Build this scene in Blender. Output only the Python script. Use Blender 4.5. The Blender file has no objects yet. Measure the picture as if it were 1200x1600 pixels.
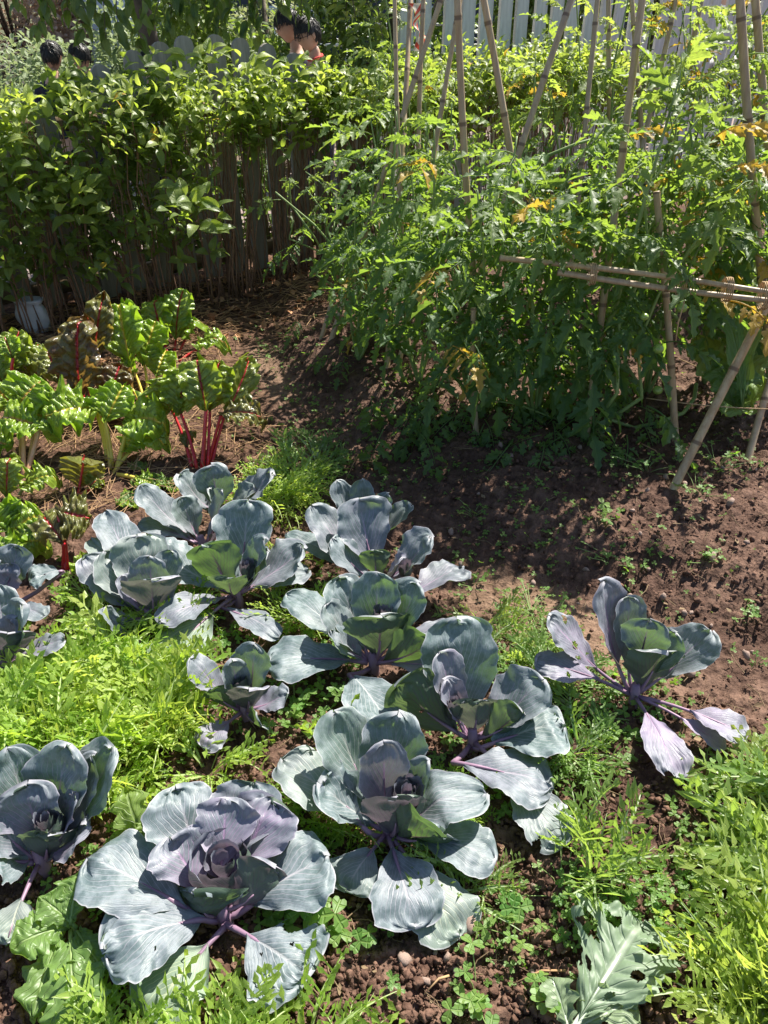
import bpy, math, random
import numpy as np
from mathutils import Vector, Matrix, Euler

random.seed(7)
RNG = np.random.default_rng(7)
S = bpy.context.scene
COL = S.collection
R = math.radians

# ------------------------------------------------------------------ camera
PITCH = R(34.3); FPX = 1244.0; CAMH = 1.5
cam_d = bpy.data.cameras.new('camera'); cam = bpy.data.objects.new('camera', cam_d); COL.objects.link(cam)
cam.location = (0, 0, CAMH); cam.rotation_euler = (math.pi/2 - PITCH, 0, 0)
cam_d.sensor_fit = 'VERTICAL'; cam_d.sensor_height = 36; cam_d.lens = 36*FPX/1600
cam_d.clip_start = 0.02; cam_d.clip_end = 2000
S.camera = cam

# ------------------------------------------------------------------ sky and sun
SUN_AZ = 38.0   # degrees to the right of straight ahead
SUN_EL = 51.0
w = bpy.data.worlds.new('World'); S.world = w; w.use_nodes = True
nt = w.node_tree; nt.nodes.clear()
sky = nt.nodes.new('ShaderNodeTexSky'); sky.sky_type = 'NISHITA'; sky.sun_disc = False
sky.sun_elevation = R(SUN_EL); sky.sun_rotation = R(SUN_AZ)
bg = nt.nodes.new('ShaderNodeBackground'); bg.inputs['Strength'].default_value = 0.075
wo = nt.nodes.new('ShaderNodeOutputWorld')
nt.links.new(sky.outputs[0], bg.inputs[0]); nt.links.new(bg.outputs[0], wo.inputs[0])
sd = bpy.data.lights.new('sun', 'SUN'); sd.energy = 5.0; sd.angle = R(0.5); sd.color = (1.0, 0.95, 0.86)
so = bpy.data.objects.new('sun', sd); COL.objects.link(so)
tosun = Vector((math.sin(R(SUN_AZ))*math.cos(R(SUN_EL)), math.cos(R(SUN_AZ))*math.cos(R(SUN_EL)), math.sin(R(SUN_EL))))
so.rotation_euler = tosun.to_track_quat('Z', 'Y').to_euler(); so.location = (3, 4, 8)
S.view_settings.view_transform = 'Standard'; S.view_settings.look = 'None'
S.view_settings.gamma = 1; S.view_settings.use_curve_mapping = False
S.view_settings.exposure = 1.25
S.render.engine = 'CYCLES'
S.cycles.max_bounces = 8; S.cycles.transmission_bounces = 4; S.cycles.diffuse_bounces = 4
S.cycles.glossy_bounces = 2; S.cycles.caustics_reflective = False; S.cycles.caustics_refractive = False

# ------------------------------------------------------------------ small maths
def at(px, py, z=0.0):
    """the place in the garden seen at a pixel of the photograph, z metres above level"""
    a = (px-600)/FPX; b = -(py-800)/FPX
    d = np.array([a, math.cos(PITCH)+b*math.sin(PITCH), -math.sin(PITCH)+b*math.cos(PITCH)])
    t = (z-CAMH)/d[2]
    return np.array([0, 0, CAMH])+t*d
def atY(px, py, Y):
    a = (px-600)/FPX; b = -(py-800)/FPX
    d = np.array([a, math.cos(PITCH)+b*math.sin(PITCH), -math.sin(PITCH)+b*math.cos(PITCH)])
    return np.array([0, 0, CAMH])+d*(Y/d[1])
def nrm(v):
    v = np.asarray(v, float); return v/(np.linalg.norm(v)+1e-12)
def _hash(ix, iy, seed):
    h = (ix.astype(np.int64)*374761393 + iy.astype(np.int64)*668265263 + seed*982451653) & 0xffffffff
    h = ((h ^ (h >> 13))*1274126177) & 0xffffffff
    return ((h ^ (h >> 16)) & 0xffff)/65535.0
def vnoise(x, y, seed=0):
    ix = np.floor(x); iy = np.floor(y); fx = x-ix; fy = y-iy
    fx = fx*fx*(3-2*fx); fy = fy*fy*(3-2*fy)
    a = _hash(ix, iy, seed); b = _hash(ix+1, iy, seed); c = _hash(ix, iy+1, seed); d = _hash(ix+1, iy+1, seed)
    return (a*(1-fx)+b*fx)*(1-fy)+(c*(1-fx)+d*fx)*fy
def fbm(x, y, o=4, seed=0):
    s = 0; a = .5
    for k in range(o):
        s = s+a*vnoise(x*2**k, y*2**k, seed+k*17); a *= .5
    return s/(1-.5**o)
def bumps(x, y, cell, seed):
    """round clods: a bump around one jittered point in each cell"""
    gx = x/cell; gy = y/cell; ix = np.floor(gx); iy = np.floor(gy); out = np.zeros_like(gx)
    for dx in (-1, 0, 1):
        for dy in (-1, 0, 1):
            cx = ix+dx; cy = iy+dy
            px = cx+_hash(cx, cy, seed); py = cy+_hash(cx, cy, seed+1)
            r = .28+.42*_hash(cx, cy, seed+2)
            q = 1-((gx-px)**2+(gy-py)**2)/(r*r)
            out = np.maximum(out, np.sqrt(np.clip(q, 0, 1))*r)
    return out*cell
def sstep(a, b, x):
    t = np.clip((x-a)/(b-a), 0, 1); return t*t*(3-2*t)

# ------------------------------------------------------------------ the lie of the land
FENCE_A = np.array([-1.925, 3.891]); FENCE_U = np.array([.818, .575]); FENCE_U = FENCE_U/np.linalg.norm(FENCE_U)
FENCE_N = np.array([-FENCE_U[1], FENCE_U[0]])          # away from the garden
PATH = np.array([(-1.9, 6.2), (-.75, 4.0), (-.62, 3.4), (-.38, 2.85), (-.05, 2.35), (.3, 1.77), (.55, 1.60), (1.0, 1.42), (2.6, 1.2), (6, 1.0)])
def path_dist(x, y):
    """signed distance to the trodden furrow: positive on the tomato side"""
    best = np.full(np.shape(x), 1e9); sg = np.ones(np.shape(x))
    for (x0, y0), (x1, y1) in zip(PATH[:-1], PATH[1:]):
        dx, dy = x1-x0, y1-y0; L2 = dx*dx+dy*dy
        t = np.clip(((x-x0)*dx+(y-y0)*dy)/L2, 0, 1)
        d = np.hypot(x-x0-t*dx, y-y0-t*dy); s = np.sign(dx*(y-y0)-dy*(x-x0))
        m = d < best; best = np.where(m, d, best); sg = np.where(m, s, sg)
    return best*sg
def fence_dist(x, y):
    return (x-FENCE_A[0])*FENCE_N[0]+(y-FENCE_A[1])*FENCE_N[1]
def lie(x, y):
    x = np.asarray(x, float); y = np.asarray(y, float)
    p = path_dist(x, y); f = fence_dist(x, y)
    h = .09*sstep(.10, .42, p)*(1-sstep(-.55, -.2, f)) + .035*sstep(.08, .25, -p)
    h = h - .30*sstep(.25, .6, f) - 3.0*sstep(4.5, 14, f)
    h = h + .012*(fbm(x*2.2, y*2.2, 3, 3)-.5)
    return h
def G(p):
    return float(lie(p[0], p[1]))
def gat(px, py):
    p = at(px, py, 0)
    for _ in range(4): p = at(px, py, G(p))
    return p

# ------------------------------------------------------------------ object helpers
def mk_mesh(name, V, F, mat=None, UV=None, smooth=True):
    me = bpy.data.meshes.new(name)
    V = np.asarray(V, np.float32)
    if not isinstance(F, list): F = [F]
    F = [np.asarray(f, np.int32) for f in F if len(f)]
    me.vertices.add(len(V)); me.vertices.foreach_set('co', V.ravel())
    nl = sum(f.size for f in F); nf = sum(len(f) for f in F)
    me.loops.add(nl); me.polygons.add(nf)
    lv = np.concatenate([f.ravel() for f in F])
    me.loops.foreach_set('vertex_index', lv)
    tot = np.concatenate([np.full(len(f), f.shape[1], np.int32) for f in F])
    st = np.concatenate([[0], np.cumsum(tot)[:-1]]).astype(np.int32)
    me.polygons.foreach_set('loop_start', st)
    try: me.polygons.foreach_set('loop_total', tot)
    except Exception: pass
    if smooth: me.polygons.foreach_set('use_smooth', np.ones(nf, bool))
    if UV is not None:
        ul = me.uv_layers.new(name='UVMap')
        ul.data.foreach_set('uv', np.asarray(UV, np.float32)[lv].ravel())
    me.update(); me.validate()
    if mat:
        for m in (mat if isinstance(mat, (list, tuple)) else [mat]): me.materials.append(m)
    return me
def link(name, me, parent=None, M=None, color=None):
    o = bpy.data.objects.new(name, me); COL.objects.link(o)
    if parent is not None: o.parent = parent
    if M is not None: o.matrix_basis = M
    if color is not None: o.color = color
    return o
def tag(o, label=None, cat=None, group=None, kind=None):
    if label: o['label'] = label
    if cat: o['category'] = cat
    if group: o['group'] = group
    if kind: o['kind'] = kind
    return o
def thing(name, label, cat, loc=(0, 0, 0), group=None):
    o = bpy.data.objects.new(name, None); COL.objects.link(o); o.location = Vector([float(c) for c in loc])
    o.empty_display_size = .05
    return tag(o, label, cat, group)
def tube(pts, rad, n=8, cap=True):
    """verts, quads of a tube along points with a radius each"""
    pts = np.asarray(pts, float); m = len(pts)
    rad = np.broadcast_to(np.asarray(rad, float), (m,))
    T = np.gradient(pts, axis=0); T /= np.linalg.norm(T, axis=1)[:, None]+1e-12
    up = np.array([0, 0, 1.]) if abs(T[0][2]) < .9 else np.array([1., 0, 0])
    A = nrm(np.cross(T[0], up)); V = []
    for i in range(m):
        A = A-T[i]*np.dot(A, T[i]); A = nrm(A); B = np.cross(T[i], A)
        for k in range(n):
            a = 2*math.pi*k/n; V.append(pts[i]+rad[i]*(A*math.cos(a)+B*math.sin(a)))
    Q = [[i*n+k, i*n+(k+1) % n, (i+1)*n+(k+1) % n, (i+1)*n+k] for i in range(m-1) for k in range(n)]
    UV = [(k/n, i/(m-1)) for i in range(m) for k in range(n)]
    Ft = []
    if cap:
        V.append(pts[0]); V.append(pts[-1]); c0 = m*n; c1 = c0+1; UV += [(0, 0), (0, 1)]
        Ft = [[c0, (k+1) % n, k] for k in range(n)]+[[c1, (m-1)*n+k, (m-1)*n+(k+1) % n] for k in range(n)]
    return np.array(V), [np.array(Q), np.array(Ft).reshape(-1, 3)], np.array(UV)
def join(parts):
    """join (V, [quads, tris], UV) pieces"""
    Vs, Q, T, U = [], [], [], []; o = 0
    for V, F, UV in parts:
        Vs.append(V); U.append(UV)
        for f in F:
            f = np.asarray(f)
            if len(f): (Q if f.shape[1] == 4 else T).append(f+o)
        o += len(V)
    F = []
    if Q: F.append(np.concatenate(Q))
    if T: F.append(np.concatenate(T))
    return np.concatenate(Vs), F, np.concatenate(U)
def scatter(tmpls, Ms):
    """bake many copies of a few templates into one piece; Ms: list of (template index, 4x4 matrix)"""
    out = []
    for k, (V, F, UV) in enumerate(tmpls):
        mm = [M for i, M in Ms if i == k]
        if not mm: continue
        A = np.array([np.array(M) for M in mm]); n = len(V)
        W = np.einsum('aij,vj->avi', A[:, :3, :3], V)+A[:, None, :3, 3]
        Fo = [(f[None]+(np.arange(len(mm))*n)[:, None, None]).reshape(-1, f.shape[1]) for f in F if len(f)]
        out.append((W.reshape(-1, 3), Fo, np.tile(UV, (len(mm), 1))))
    return join(out)
def frame_m(o, X, Y, Z, s=1.0):
    M = Matrix.Identity(4)
    for i in range(3):
        M[i][0] = float(X[i])*s; M[i][1] = float(Y[i])*s; M[i][2] = float(Z[i])*s; M[i][3] = float(o[i])
    return M
def orient(o, d, n, s=1.0):
    """leaf frame: Y along the leaf, Z its upper face"""
    Y = nrm(d); n = np.asarray(n, float); Z = nrm(n-Y*np.dot(n, Y)); X = np.cross(Y, Z)
    return frame_m(o, X, Y, Z, s)

# ------------------------------------------------------------------ materials
def newmat(name):
    m = bpy.data.materials.new(name); m.use_nodes = True; m.node_tree.nodes.clear()
    return m, m.node_tree
class NB:
    def __init__(s, nt): s.nt = nt
    def n(s, t, **kw):
        x = s.nt.nodes.new(t)
        for k, v in kw.items(): setattr(x, k, v)
        return x
    def l(s, a, b): s.nt.links.new(a, b)
    def val(s, sock, v):
        if hasattr(v, 'is_output') or hasattr(v, 'links'): s.l(v, sock)
        else: sock.default_value = v
    def math(s, op, a, b=0.0, c=None, clamp=False):
        x = s.n('ShaderNodeMath', operation=op, use_clamp=clamp); s.val(x.inputs[0], a); s.val(x.inputs[1], b)
        if c is not None: s.val(x.inputs[2], c)
        return x.outputs[0]
    def mix(s, f, a, b, mode='MIX'):
        x = s.n('ShaderNodeMix', data_type='RGBA', blend_type=mode); s.val(x.inputs[0], f)
        for sock, v in ((x.inputs[6], a), (x.inputs[7], b)):
            if isinstance(v, (tuple, list)): v = tuple(v)+((1,) if len(v) == 3 else ())
            s.val(sock, v)
        return x.outputs[2]
    def ramp(s, f, a, b, lo=0.0, hi=1.0):
        x = s.n('ShaderNodeMapRange', interpolation_type='SMOOTHSTEP'); s.val(x.inputs[0], f)
        for i, v in ((1, a), (2, b), (3, lo), (4, hi)): x.inputs[i].default_value = v
        return x.outputs[0]
    def noise(s, vec, scale, detail=3, rough=.55, dist=0.0):
        x = s.n('ShaderNodeTexNoise'); s.l(vec, x.inputs['Vector']) if vec else None
        x.inputs['Scale'].default_value = scale; x.inputs['Detail'].default_value = detail
        x.inputs['Roughness'].default_value = rough; x.inputs['Distortion'].default_value = dist
        return x.outputs[0]
    def bump(s, h, strength=.3, dist=.01, nrm=None):
        x = s.n('ShaderNodeBump'); s.l(h, x.inputs['Height']); x.inputs['Strength'].default_value = strength
        x.inputs['Distance'].default_value = dist
        if nrm: s.l(nrm, x.inputs['Normal'])
        return x.outputs[0]
    def principled(s, col, rough=.5, normal=None, spec=.5):
        x = s.n('ShaderNodeBsdfPrincipled'); s.val(x.inputs['Base Color'], tuple(col)+(1,) if isinstance(col, tuple) and len(col) == 3 else col)
        s.val(x.inputs['Roughness'], rough); x.inputs['Specular IOR Level'].default_value = spec
        if normal: s.l(normal, x.inputs['Normal'])
        return x.outputs[0]
    def out(s, sh):
        o = s.n('ShaderNodeOutputMaterial'); s.l(sh, o.inputs[0])
def leaf_finish(b, col, tcol, tr, rough, normal, spec=.5):
    pr = b.principled(col, rough, normal, spec)
    t = b.n('ShaderNodeBsdfTranslucent'); b.val(t.inputs[0], tcol if not isinstance(tcol, tuple) else tcol+(1,))
    if normal: b.l(normal, t.inputs[1])
    m = b.n('ShaderNodeMixShader'); b.val(m.inputs[0], tr); b.l(pr, m.inputs[1]); b.l(t.outputs[0], m.inputs[2])
    b.out(m.outputs[0])
def veins(b, uvx, uvy, n, slope, power, noisev):
    """mask of side veins (1 on the vein) and of the midrib from leaf coordinates"""
    ax = b.math('ABSOLUTE', b.math('MULTIPLY_ADD', uvx, 2.0, -1.0))
    q = b.math('SUBTRACT', uvy, b.math('MULTIPLY', b.math('POWER', ax, power), slope))
    q = b.math('ADD', b.math('MULTIPLY', q, n), b.math('MULTIPLY', noisev, .9))
    fr = b.math('ABSOLUTE', b.math('SUBTRACT', b.math('FRACT', q), .5))
    return ax, fr

def b_str(b, sx):
    c = b.n('ShaderNodeCombineXYZ'); ax = b.math('ABSOLUTE', b.math('MULTIPLY_ADD', sx.outputs[0], 2.0, -1.0))
    b.l(b.math('MULTIPLY', b.math('SUBTRACT', sx.outputs[1], b.math('MULTIPLY', ax, .85)), 44.0), c.inputs[0]); b.l(b.math('MULTIPLY', ax, 2.0), c.inputs[1]); return c.outputs[0]
def mat_cabbage():
    m, nt = newmat('cabbage_leaf'); b = NB(nt)
    uv = b.n('ShaderNodeUVMap').outputs[0]; sx = b.n('ShaderNodeSeparateXYZ'); b.l(uv, sx.inputs[0])
    oi = b.n('ShaderNodeObjectInfo'); oc = b.n('ShaderNodeSeparateColor'); b.l(oi.outputs['Color'], oc.inputs[0])
    geo = b.n('ShaderNodeNewGeometry')
    pos = b.n('ShaderNodeTexCoord').outputs['Object']
    nz = b.noise(pos, 9, 2); nf = b.noise(pos, 60, 4, .6)
    ax, fr = veins(b, sx.outputs[0], sx.outputs[1], 8.0, .85, 1.0, nz)
    strk = b.noise(b_str(b, sx), 1.0, 3, .6)
    side = b.math('MULTIPLY', b.ramp(fr, .39, .49), b.ramp(ax, 1.05, .3))
    side = b.math('MULTIPLY', side, b.ramp(sx.outputs[1], 1.0, .7))
    rib = b.ramp(ax, .05, .012)
    rib = b.math('MULTIPLY', rib, b.ramp(sx.outputs[1], .95, .5))
    # finer net of veins
    vo = b.n('ShaderNodeTexVoronoi', feature='DISTANCE_TO_EDGE'); b.l(pos, vo.inputs['Vector']); vo.inputs['Scale'].default_value = 95
    net = b.ramp(vo.outputs['Distance'], .09, .0)
    base = b.mix(b.ramp(nf, .35, .68), (.110, .165, .165), (.235, .290, .305))
    base = b.mix(b.ramp(strk, .42, .72, 0, .30), base, (.09, .13, .14))
    base = b.mix(b.math('MULTIPLY', oc.outputs[2], .8), base, (.27, .35, .23))                      # green of old leaves, and of backlit ones put into the colour
    purp = b.mix(nz, (.22, .165, .26), (.37, .30, .43))
    low = b.ramp(sx.outputs[1], .75, .1)
    pf = b.math('MULTIPLY', oc.outputs[0], b.math('ADD', b.math('ADD', b.math('MULTIPLY', low, .5), .32), b.math('MULTIPLY', b.ramp(nz, .45, .7), .4)), clamp=True)
    edge = b.math('MULTIPLY', b.ramp(ax, .86, 1.0), b.math('MULTIPLY', oc.outputs[0], .7))
    base = b.mix(b.math('MAXIMUM', pf, edge), base, purp)
    vcol = b.mix(oc.outputs[2], b.mix(b.math('MULTIPLY', oc.outputs[0], 1.2, clamp=True), (.46, .51, .48), (.42, .27, .43)), (.62, .66, .42))
    base = b.mix(b.math('MULTIPLY', net, .16), base, (.30, .36, .36))
    base = b.mix(b.math('MULTIPLY', side, .75), base, vcol)
    base = b.mix(b.math('MULTIPLY', rib, .85), base, vcol)
    rimm = b.math('MAXIMUM', b.ramp(ax, .955, .99), b.ramp(sx.outputs[1], .975, .995))
    base = b.mix(b.math('MULTIPLY', rimm, .55), base, (.56, .54, .58))
    # the underside is duller and greener
    back = b.mix(b.math('MULTIPLY', side, .7), (.08, .12, .085), (.12, .07, .12))
    back = b.mix(b.math('MULTIPLY', b.math('MULTIPLY', oc.outputs[0], low), .8), back, (.11, .08, .14))
    col = b.mix(geo.outputs['Backfacing'], base, back)
    h = b.math('SUBTRACT', b.math('MULTIPLY', nf, .35), b.math('ADD', b.math('MULTIPLY', side, .8), b.math('MULTIPLY', rib, 1.0)))
    h = b.math('ADD', b.math('SUBTRACT', h, b.math('MULTIPLY', net, .03)), b.math('MULTIPLY', strk, .9))
    nr = b.bump(h, .32, .003)
    tc = b.mix(b.math('MAXIMUM', b.math('MULTIPLY', side, .6), rib), (.20, .36, .06), (.14, .06, .09))
    tc = b.mix(b.math('MULTIPLY', b.math('POWER', oc.outputs[0], 2.0), .9), tc, (.20, .13, .20))
    leaf_finish(b, col, tc, .25, b.ramp(nf, .3, .7, .36, .52), nr, .5)
    return m
def mat_chard():
    m, nt = newmat('chard_leaf'); b = NB(nt)
    uv = b.n('ShaderNodeUVMap').outputs[0]; sx = b.n('ShaderNodeSeparateXYZ'); b.l(uv, sx.inputs[0])
    oi = b.n('ShaderNodeObjectInfo'); pos = b.n('ShaderNodeTexCoord').outputs['Object']
    oc = b.n('ShaderNodeSeparateColor'); b.l(oi.outputs['Color'], oc.inputs[0])
    nz = b.noise(pos, 14, 3); nf = b.noise(pos, 90, 3)
    ax, fr = veins(b, sx.outputs[0], sx.outputs[1], 8.0, .30, 1.1, nz)
    side = b.math('MULTIPLY', b.ramp(fr, .42, .5), b.ramp(ax, 1.0, .2)); rib = b.ramp(ax, .09, .02)
    g = b.mix(b.ramp(nz, .35, .7), (.18, .29, .030), (.31, .42, .06))
    bz = b.mix(b.ramp(nz, .35, .65), (.13, .085, .055), (.15, .15, .05))
    base = b.mix(oc.outputs[0], g, bz)                                    # red channel: bronze leaf
    stem = b.mix(oc.outputs[1], (.40, .01, .03), (.62, .50, .06))         # green channel: yellow stem
    base = b.mix(b.math('MULTIPLY', side, .45), base, b.mix(.5, stem, (.25, .32, .08)))
    base = b.mix(b.math('MULTIPLY', rib, .95), base, stem)
    vo = b.n('ShaderNodeTexVoronoi', feature='SMOOTH_F1'); b.l(pos, vo.inputs['Vector']); vo.inputs['Scale'].default_value = 38
    h = b.math('SUBTRACT', b.math('MULTIPLY', b.math('SUBTRACT', 1.0, vo.outputs['Distance']), 1.0), b.math('MULTIPLY', side, .6))
    h = b.math('ADD', h, b.math('MULTIPLY', nf, .15))
    nr = b.bump(h, .9, .012)
    tc = b.mix(oc.outputs[0], (.40, .62, .03), (.30, .18, .04))
    tc = b.mix(b.math('MULTIPLY', rib, .9), tc, stem)
    leaf_finish(b, base, tc, .36, .30, nr, .6)
    return m
def mat_leaf(name, c1, c2, t1, tr=.4, rough=.45, nveins=6.0, slope=.35, yellow=(.46, .36, .06), vein=(.3, .4, .12), bscale=.004, spec=.5, under=None, vf=.35):
    """green leaf; object colour red channel = yellowed, blue = young and pale, and the sunlit tone of the hedge top"""
    m, nt = newmat(name); b = NB(nt)
    uv = b.n('ShaderNodeUVMap').outputs[0]; sx = b.n('ShaderNodeSeparateXYZ'); b.l(uv, sx.inputs[0])
    oi = b.n('ShaderNodeObjectInfo'); oc = b.n('ShaderNodeSeparateColor'); b.l(oi.outputs['Color'], oc.inputs[0])
    geo = b.n('ShaderNodeNewGeometry')
    pos = geo.outputs['Position']
    nz = b.noise(pos, 22, 3)
    rnd = b.math('ADD', b.math('MULTIPLY', oi.outputs['Random'], .5), b.math('MULTIPLY', geo.outputs['Random Per Island'], .5))
    ax, fr = veins(b, sx.outputs[0], sx.outputs[1], nveins, slope, 1.0, b.noise(pos, 6, 1))
    side = b.math('MULTIPLY', b.ramp(fr, .40, .5), .6); rib = b.ramp(ax, .10, .03)
    f = b.math('ADD', b.math('MULTIPLY', rnd, .9), b.math('MULTIPLY', b.math('SUBTRACT', nz, .5), .8), clamp=True)
    base = b.mix(f, c1, c2)
    base = b.mix(b.math('MULTIPLY', oc.outputs[2], .6), base, (.38, .43, .11))
    base = b.mix(b.math('MAXIMUM', b.math('MULTIPLY', side, .35), b.math('MULTIPLY', rib, vf)), base, vein)
    base = b.mix(oc.outputs[0], base, b.mix(nz, yellow, (.42, .24, .05)))
    if under: base = b.mix(b.math('MULTIPLY', geo.outputs['Backfacing'], .8), base, under)
    tc = b.mix(b.math('MULTIPLY', oc.outputs[2], .7), t1, (.80, .90, .14))
    tc = b.mix(oc.outputs[0], tc, (.75, .5, .05))
    nr = b.bump(b.math('SUBTRACT', nz, b.math('MAXIMUM', side, rib)), .6, bscale)
    leaf_finish(b, base, tc, tr, rough, nr, spec)
    return m
def mat_plain(name, c1, c2, scale=20, rough=.6, bump=.3, bdist=.004, spec=.3, stretch=None):
    m, nt = newmat(name); b = NB(nt)
    pos = b.n('ShaderNodeTexCoord').outputs['Object']
    if stretch:
        mp = b.n('ShaderNodeMapping'); b.l(pos, mp.inputs[0]); mp.inputs['Scale'].default_value = stretch; pos = mp.outputs[0]
    nz = b.noise(pos, scale, 4, .6); nf = b.noise(pos, scale*5, 3, .6)
    oi = b.n('ShaderNodeObjectInfo'); geo = b.n('ShaderNodeNewGeometry')
    r = b.math('ADD', b.math('MULTIPLY', oi.outputs['Random'], .25), b.math('MULTIPLY', geo.outputs['Random Per Island'], .35))
    f = b.math('ADD', b.ramp(nz, .3, .7, 0, .75), r, clamp=True)
    b.out(b.principled(b.mix(f, c1, c2), rough, b.bump(b.math('ADD', nz, b.math('MULTIPLY', nf, .5)), bump, bdist), spec))
    return m
def mat_bamboo():
    m, nt = newmat('bamboo_cane'); b = NB(nt)
    uv = b.n('ShaderNodeUVMap').outputs[0]; sx = b.n('ShaderNodeSeparateXYZ'); b.l(uv, sx.inputs[0])
    pos = b.n('ShaderNodeTexCoord').outputs['Object']; oi = b.n('ShaderNodeObjectInfo')
    mp = b.n('ShaderNodeMapping'); b.l(pos, mp.inputs[0]); mp.inputs['Scale'].default_value = (60, 60, 5)
    nz = b.noise(pos, 8, 4, .6); st = b.noise(mp.outputs[0], 1.0, 4, .7)
    c = b.mix(b.ramp(st, .3, .7), (.34, .22, .11), (.50, .38, .22))
    c = b.mix(b.ramp(nz, .45, .75, 0, .7), c, (.30, .22, .17))
    c = b.mix(b.math('MULTIPLY', oi.outputs['Random'], .35), c, (.38, .32, .27))
    node = b.ramp(sx.outputs[0], .5, 1.0)
    c = b.mix(b.math('MULTIPLY', node, .8), c, (.12, .07, .04))
    b.out(b.principled(c, .45, b.bump(st, .25, .002), .4))
    return m
def mat_fence(name='weathered_white_paint', A_=(.52, .51, .49), B_=(.68, .67, .65)):
    m, nt = newmat(name); b = NB(nt)
    pos = b.n('ShaderNodeTexCoord').outputs['Object']
    mp = b.n('ShaderNodeMapping'); b.l(pos, mp.inputs[0]); mp.inputs['Scale'].default_value = (18, 18, 1.5)
    st = b.noise(mp.outputs[0], 3, 5, .7); nz = b.noise(pos, 5, 4)
    oi = b.n('ShaderNodeObjectInfo')
    c = b.mix(b.ramp(st, .35, .7), A_, B_)
    c = b.mix(b.ramp(nz, .5, .8, 0, .6), c, (.30, .29, .25))
    c = b.mix(b.math('MULTIPLY', oi.outputs['Random'], .25), c, (.42, .41, .38))
    b.out(b.principled(c, .65, b.bump(st, .35, .004), .3))
    return m
def mat_ground():
    m, nt = newmat('garden_soil'); b = NB(nt)
    pos = b.n('ShaderNodeNewGeometry').outputs['Position']
    n1 = b.noise(pos, 3.0, 4); n2 = b.noise(pos, 28, 5, .65); n3 = b.noise(pos, 160, 4, .7)
    a = b.n('ShaderNodeAttribute'); a.attribute_name = 'zones'; ac = b.n('ShaderNodeSeparateColor'); b.l(a.outputs['Color'], ac.inputs[0])
    soil = b.mix(b.ramp(n2, .3, .72), (.060, .034, .025), (.195, .118, .085))
    soil = b.mix(b.ramp(n3, .5, .8, 0, .7), soil, (.24, .145, .10))
    soil = b.mix(b.ramp(n1, .42, .62, 0, .55), soil, (.05, .026, .019))
    trod = b.mix(b.ramp(n2, .3, .7), (.24, .15, .095), (.33, .225, .15))
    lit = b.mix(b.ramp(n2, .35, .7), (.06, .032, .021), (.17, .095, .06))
    pave = b.mix(b.ramp(n2, .3, .7), (.24, .18, .16), (.32, .25, .23))
    wild = b.mix(b.ramp(n2, .3, .7), (.05, .06, .03), (.12, .12, .06))
    c = b.mix(ac.outputs[0], soil, trod)
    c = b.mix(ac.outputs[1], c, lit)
    c = b.mix(ac.outputs[2], c, pave)
    al = a.outputs['Alpha']
    c = b.mix(b.math('SUBTRACT', 1.0, al), c, wild)
    h = b.math('ADD', n2, b.math('MULTIPLY', n3, .6))
    vo = b.n('ShaderNodeTexVoronoi', feature='SMOOTH_F1'); b.l(pos, vo.inputs['Vector']); vo.inputs['Scale'].default_value = 120
    h = b.math('SUBTRACT', h, b.math('MULTIPLY', vo.outputs['Distance'], .6))
    b.out(b.principled(c, .92, b.bump(h, .9, .008), .15))
    return m

M_CAB = mat_cabbage(); M_CHARD = mat_chard()
M_CSTALK = mat_plain('cabbage_stalk', (.13, .075, .12), (.32, .20, .28), 9, .45, .2, .003, .4)
M_RED = mat_plain('red_stalk', (.40, .008, .012), (.55, .02, .03), 12, .3, .2, .003, .6, (1, 1, .2))
M_YEL = mat_plain('yellow_stalk', (.62, .42, .03), (.72, .58, .10), 12, .3, .2, .003, .6)
M_ORA = mat_plain('orange_stalk', (.62, .27, .12), (.66, .40, .24), 12, .35, .2, .003, .5)
M_MIZ = mat_leaf('mizuna_leaf', (.13, .26, .025), (.22, .36, .05), (.52, .80, .05), .45, .45, 8, .5, vein=(.52, .62, .28), vf=.8)
M_MIZM = mat_leaf('serrated_greens_leaf', (.09, .18, .04), (.18, .28, .07), (.40, .62, .08), .42, .45, 8, .5, vein=(.50, .58, .36), vf=.85)
M_TOM = mat_leaf('tomato_leaf', (.038, .095, .034), (.09, .165, .052), (.34, .55, .05), .40, .5, 5, .5, vein=(.14, .24, .08), under=(.12, .19, .10))
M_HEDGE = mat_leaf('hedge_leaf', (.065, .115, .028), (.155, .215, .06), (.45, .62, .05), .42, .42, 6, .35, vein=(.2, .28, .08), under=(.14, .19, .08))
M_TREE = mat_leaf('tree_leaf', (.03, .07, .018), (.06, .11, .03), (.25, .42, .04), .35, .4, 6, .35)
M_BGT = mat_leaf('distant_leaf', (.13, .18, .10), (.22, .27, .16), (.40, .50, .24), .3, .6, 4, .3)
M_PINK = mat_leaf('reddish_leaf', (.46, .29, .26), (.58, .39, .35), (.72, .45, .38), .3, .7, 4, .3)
M_PURP = mat_leaf('purplish_leaf', (.12, .11, .14), (.20, .17, .20), (.12, .10, .12), .3, .7, 4, .3)
M_CLOV = mat_leaf('clover_leaf', (.06, .17, .03), (.12, .26, .05), (.35, .70, .05), .42, .5, 1, .2)
M_TURN = mat_leaf('turnip_leaf', (.08, .17, .04), (.13, .24, .07), (.38, .60, .06), .38, .42, 7, .4, vein=(.42, .5, .25), bscale=.008)
M_KALE = mat_leaf('pale_kale_leaf', (.13, .20, .12), (.20, .27, .17), (.38, .52, .22), .28, .5, 7, .45, vein=(.55, .6, .5))
M_GSTEM = mat_plain('green_stem', (.12, .20, .05), (.24, .32, .11), 14, .5, .3, .003, .4)
M_WSTEM = mat_plain('pale_midrib', (.48, .55, .40), (.62, .66, .54), 14, .45, .3, .003, .4)
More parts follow.
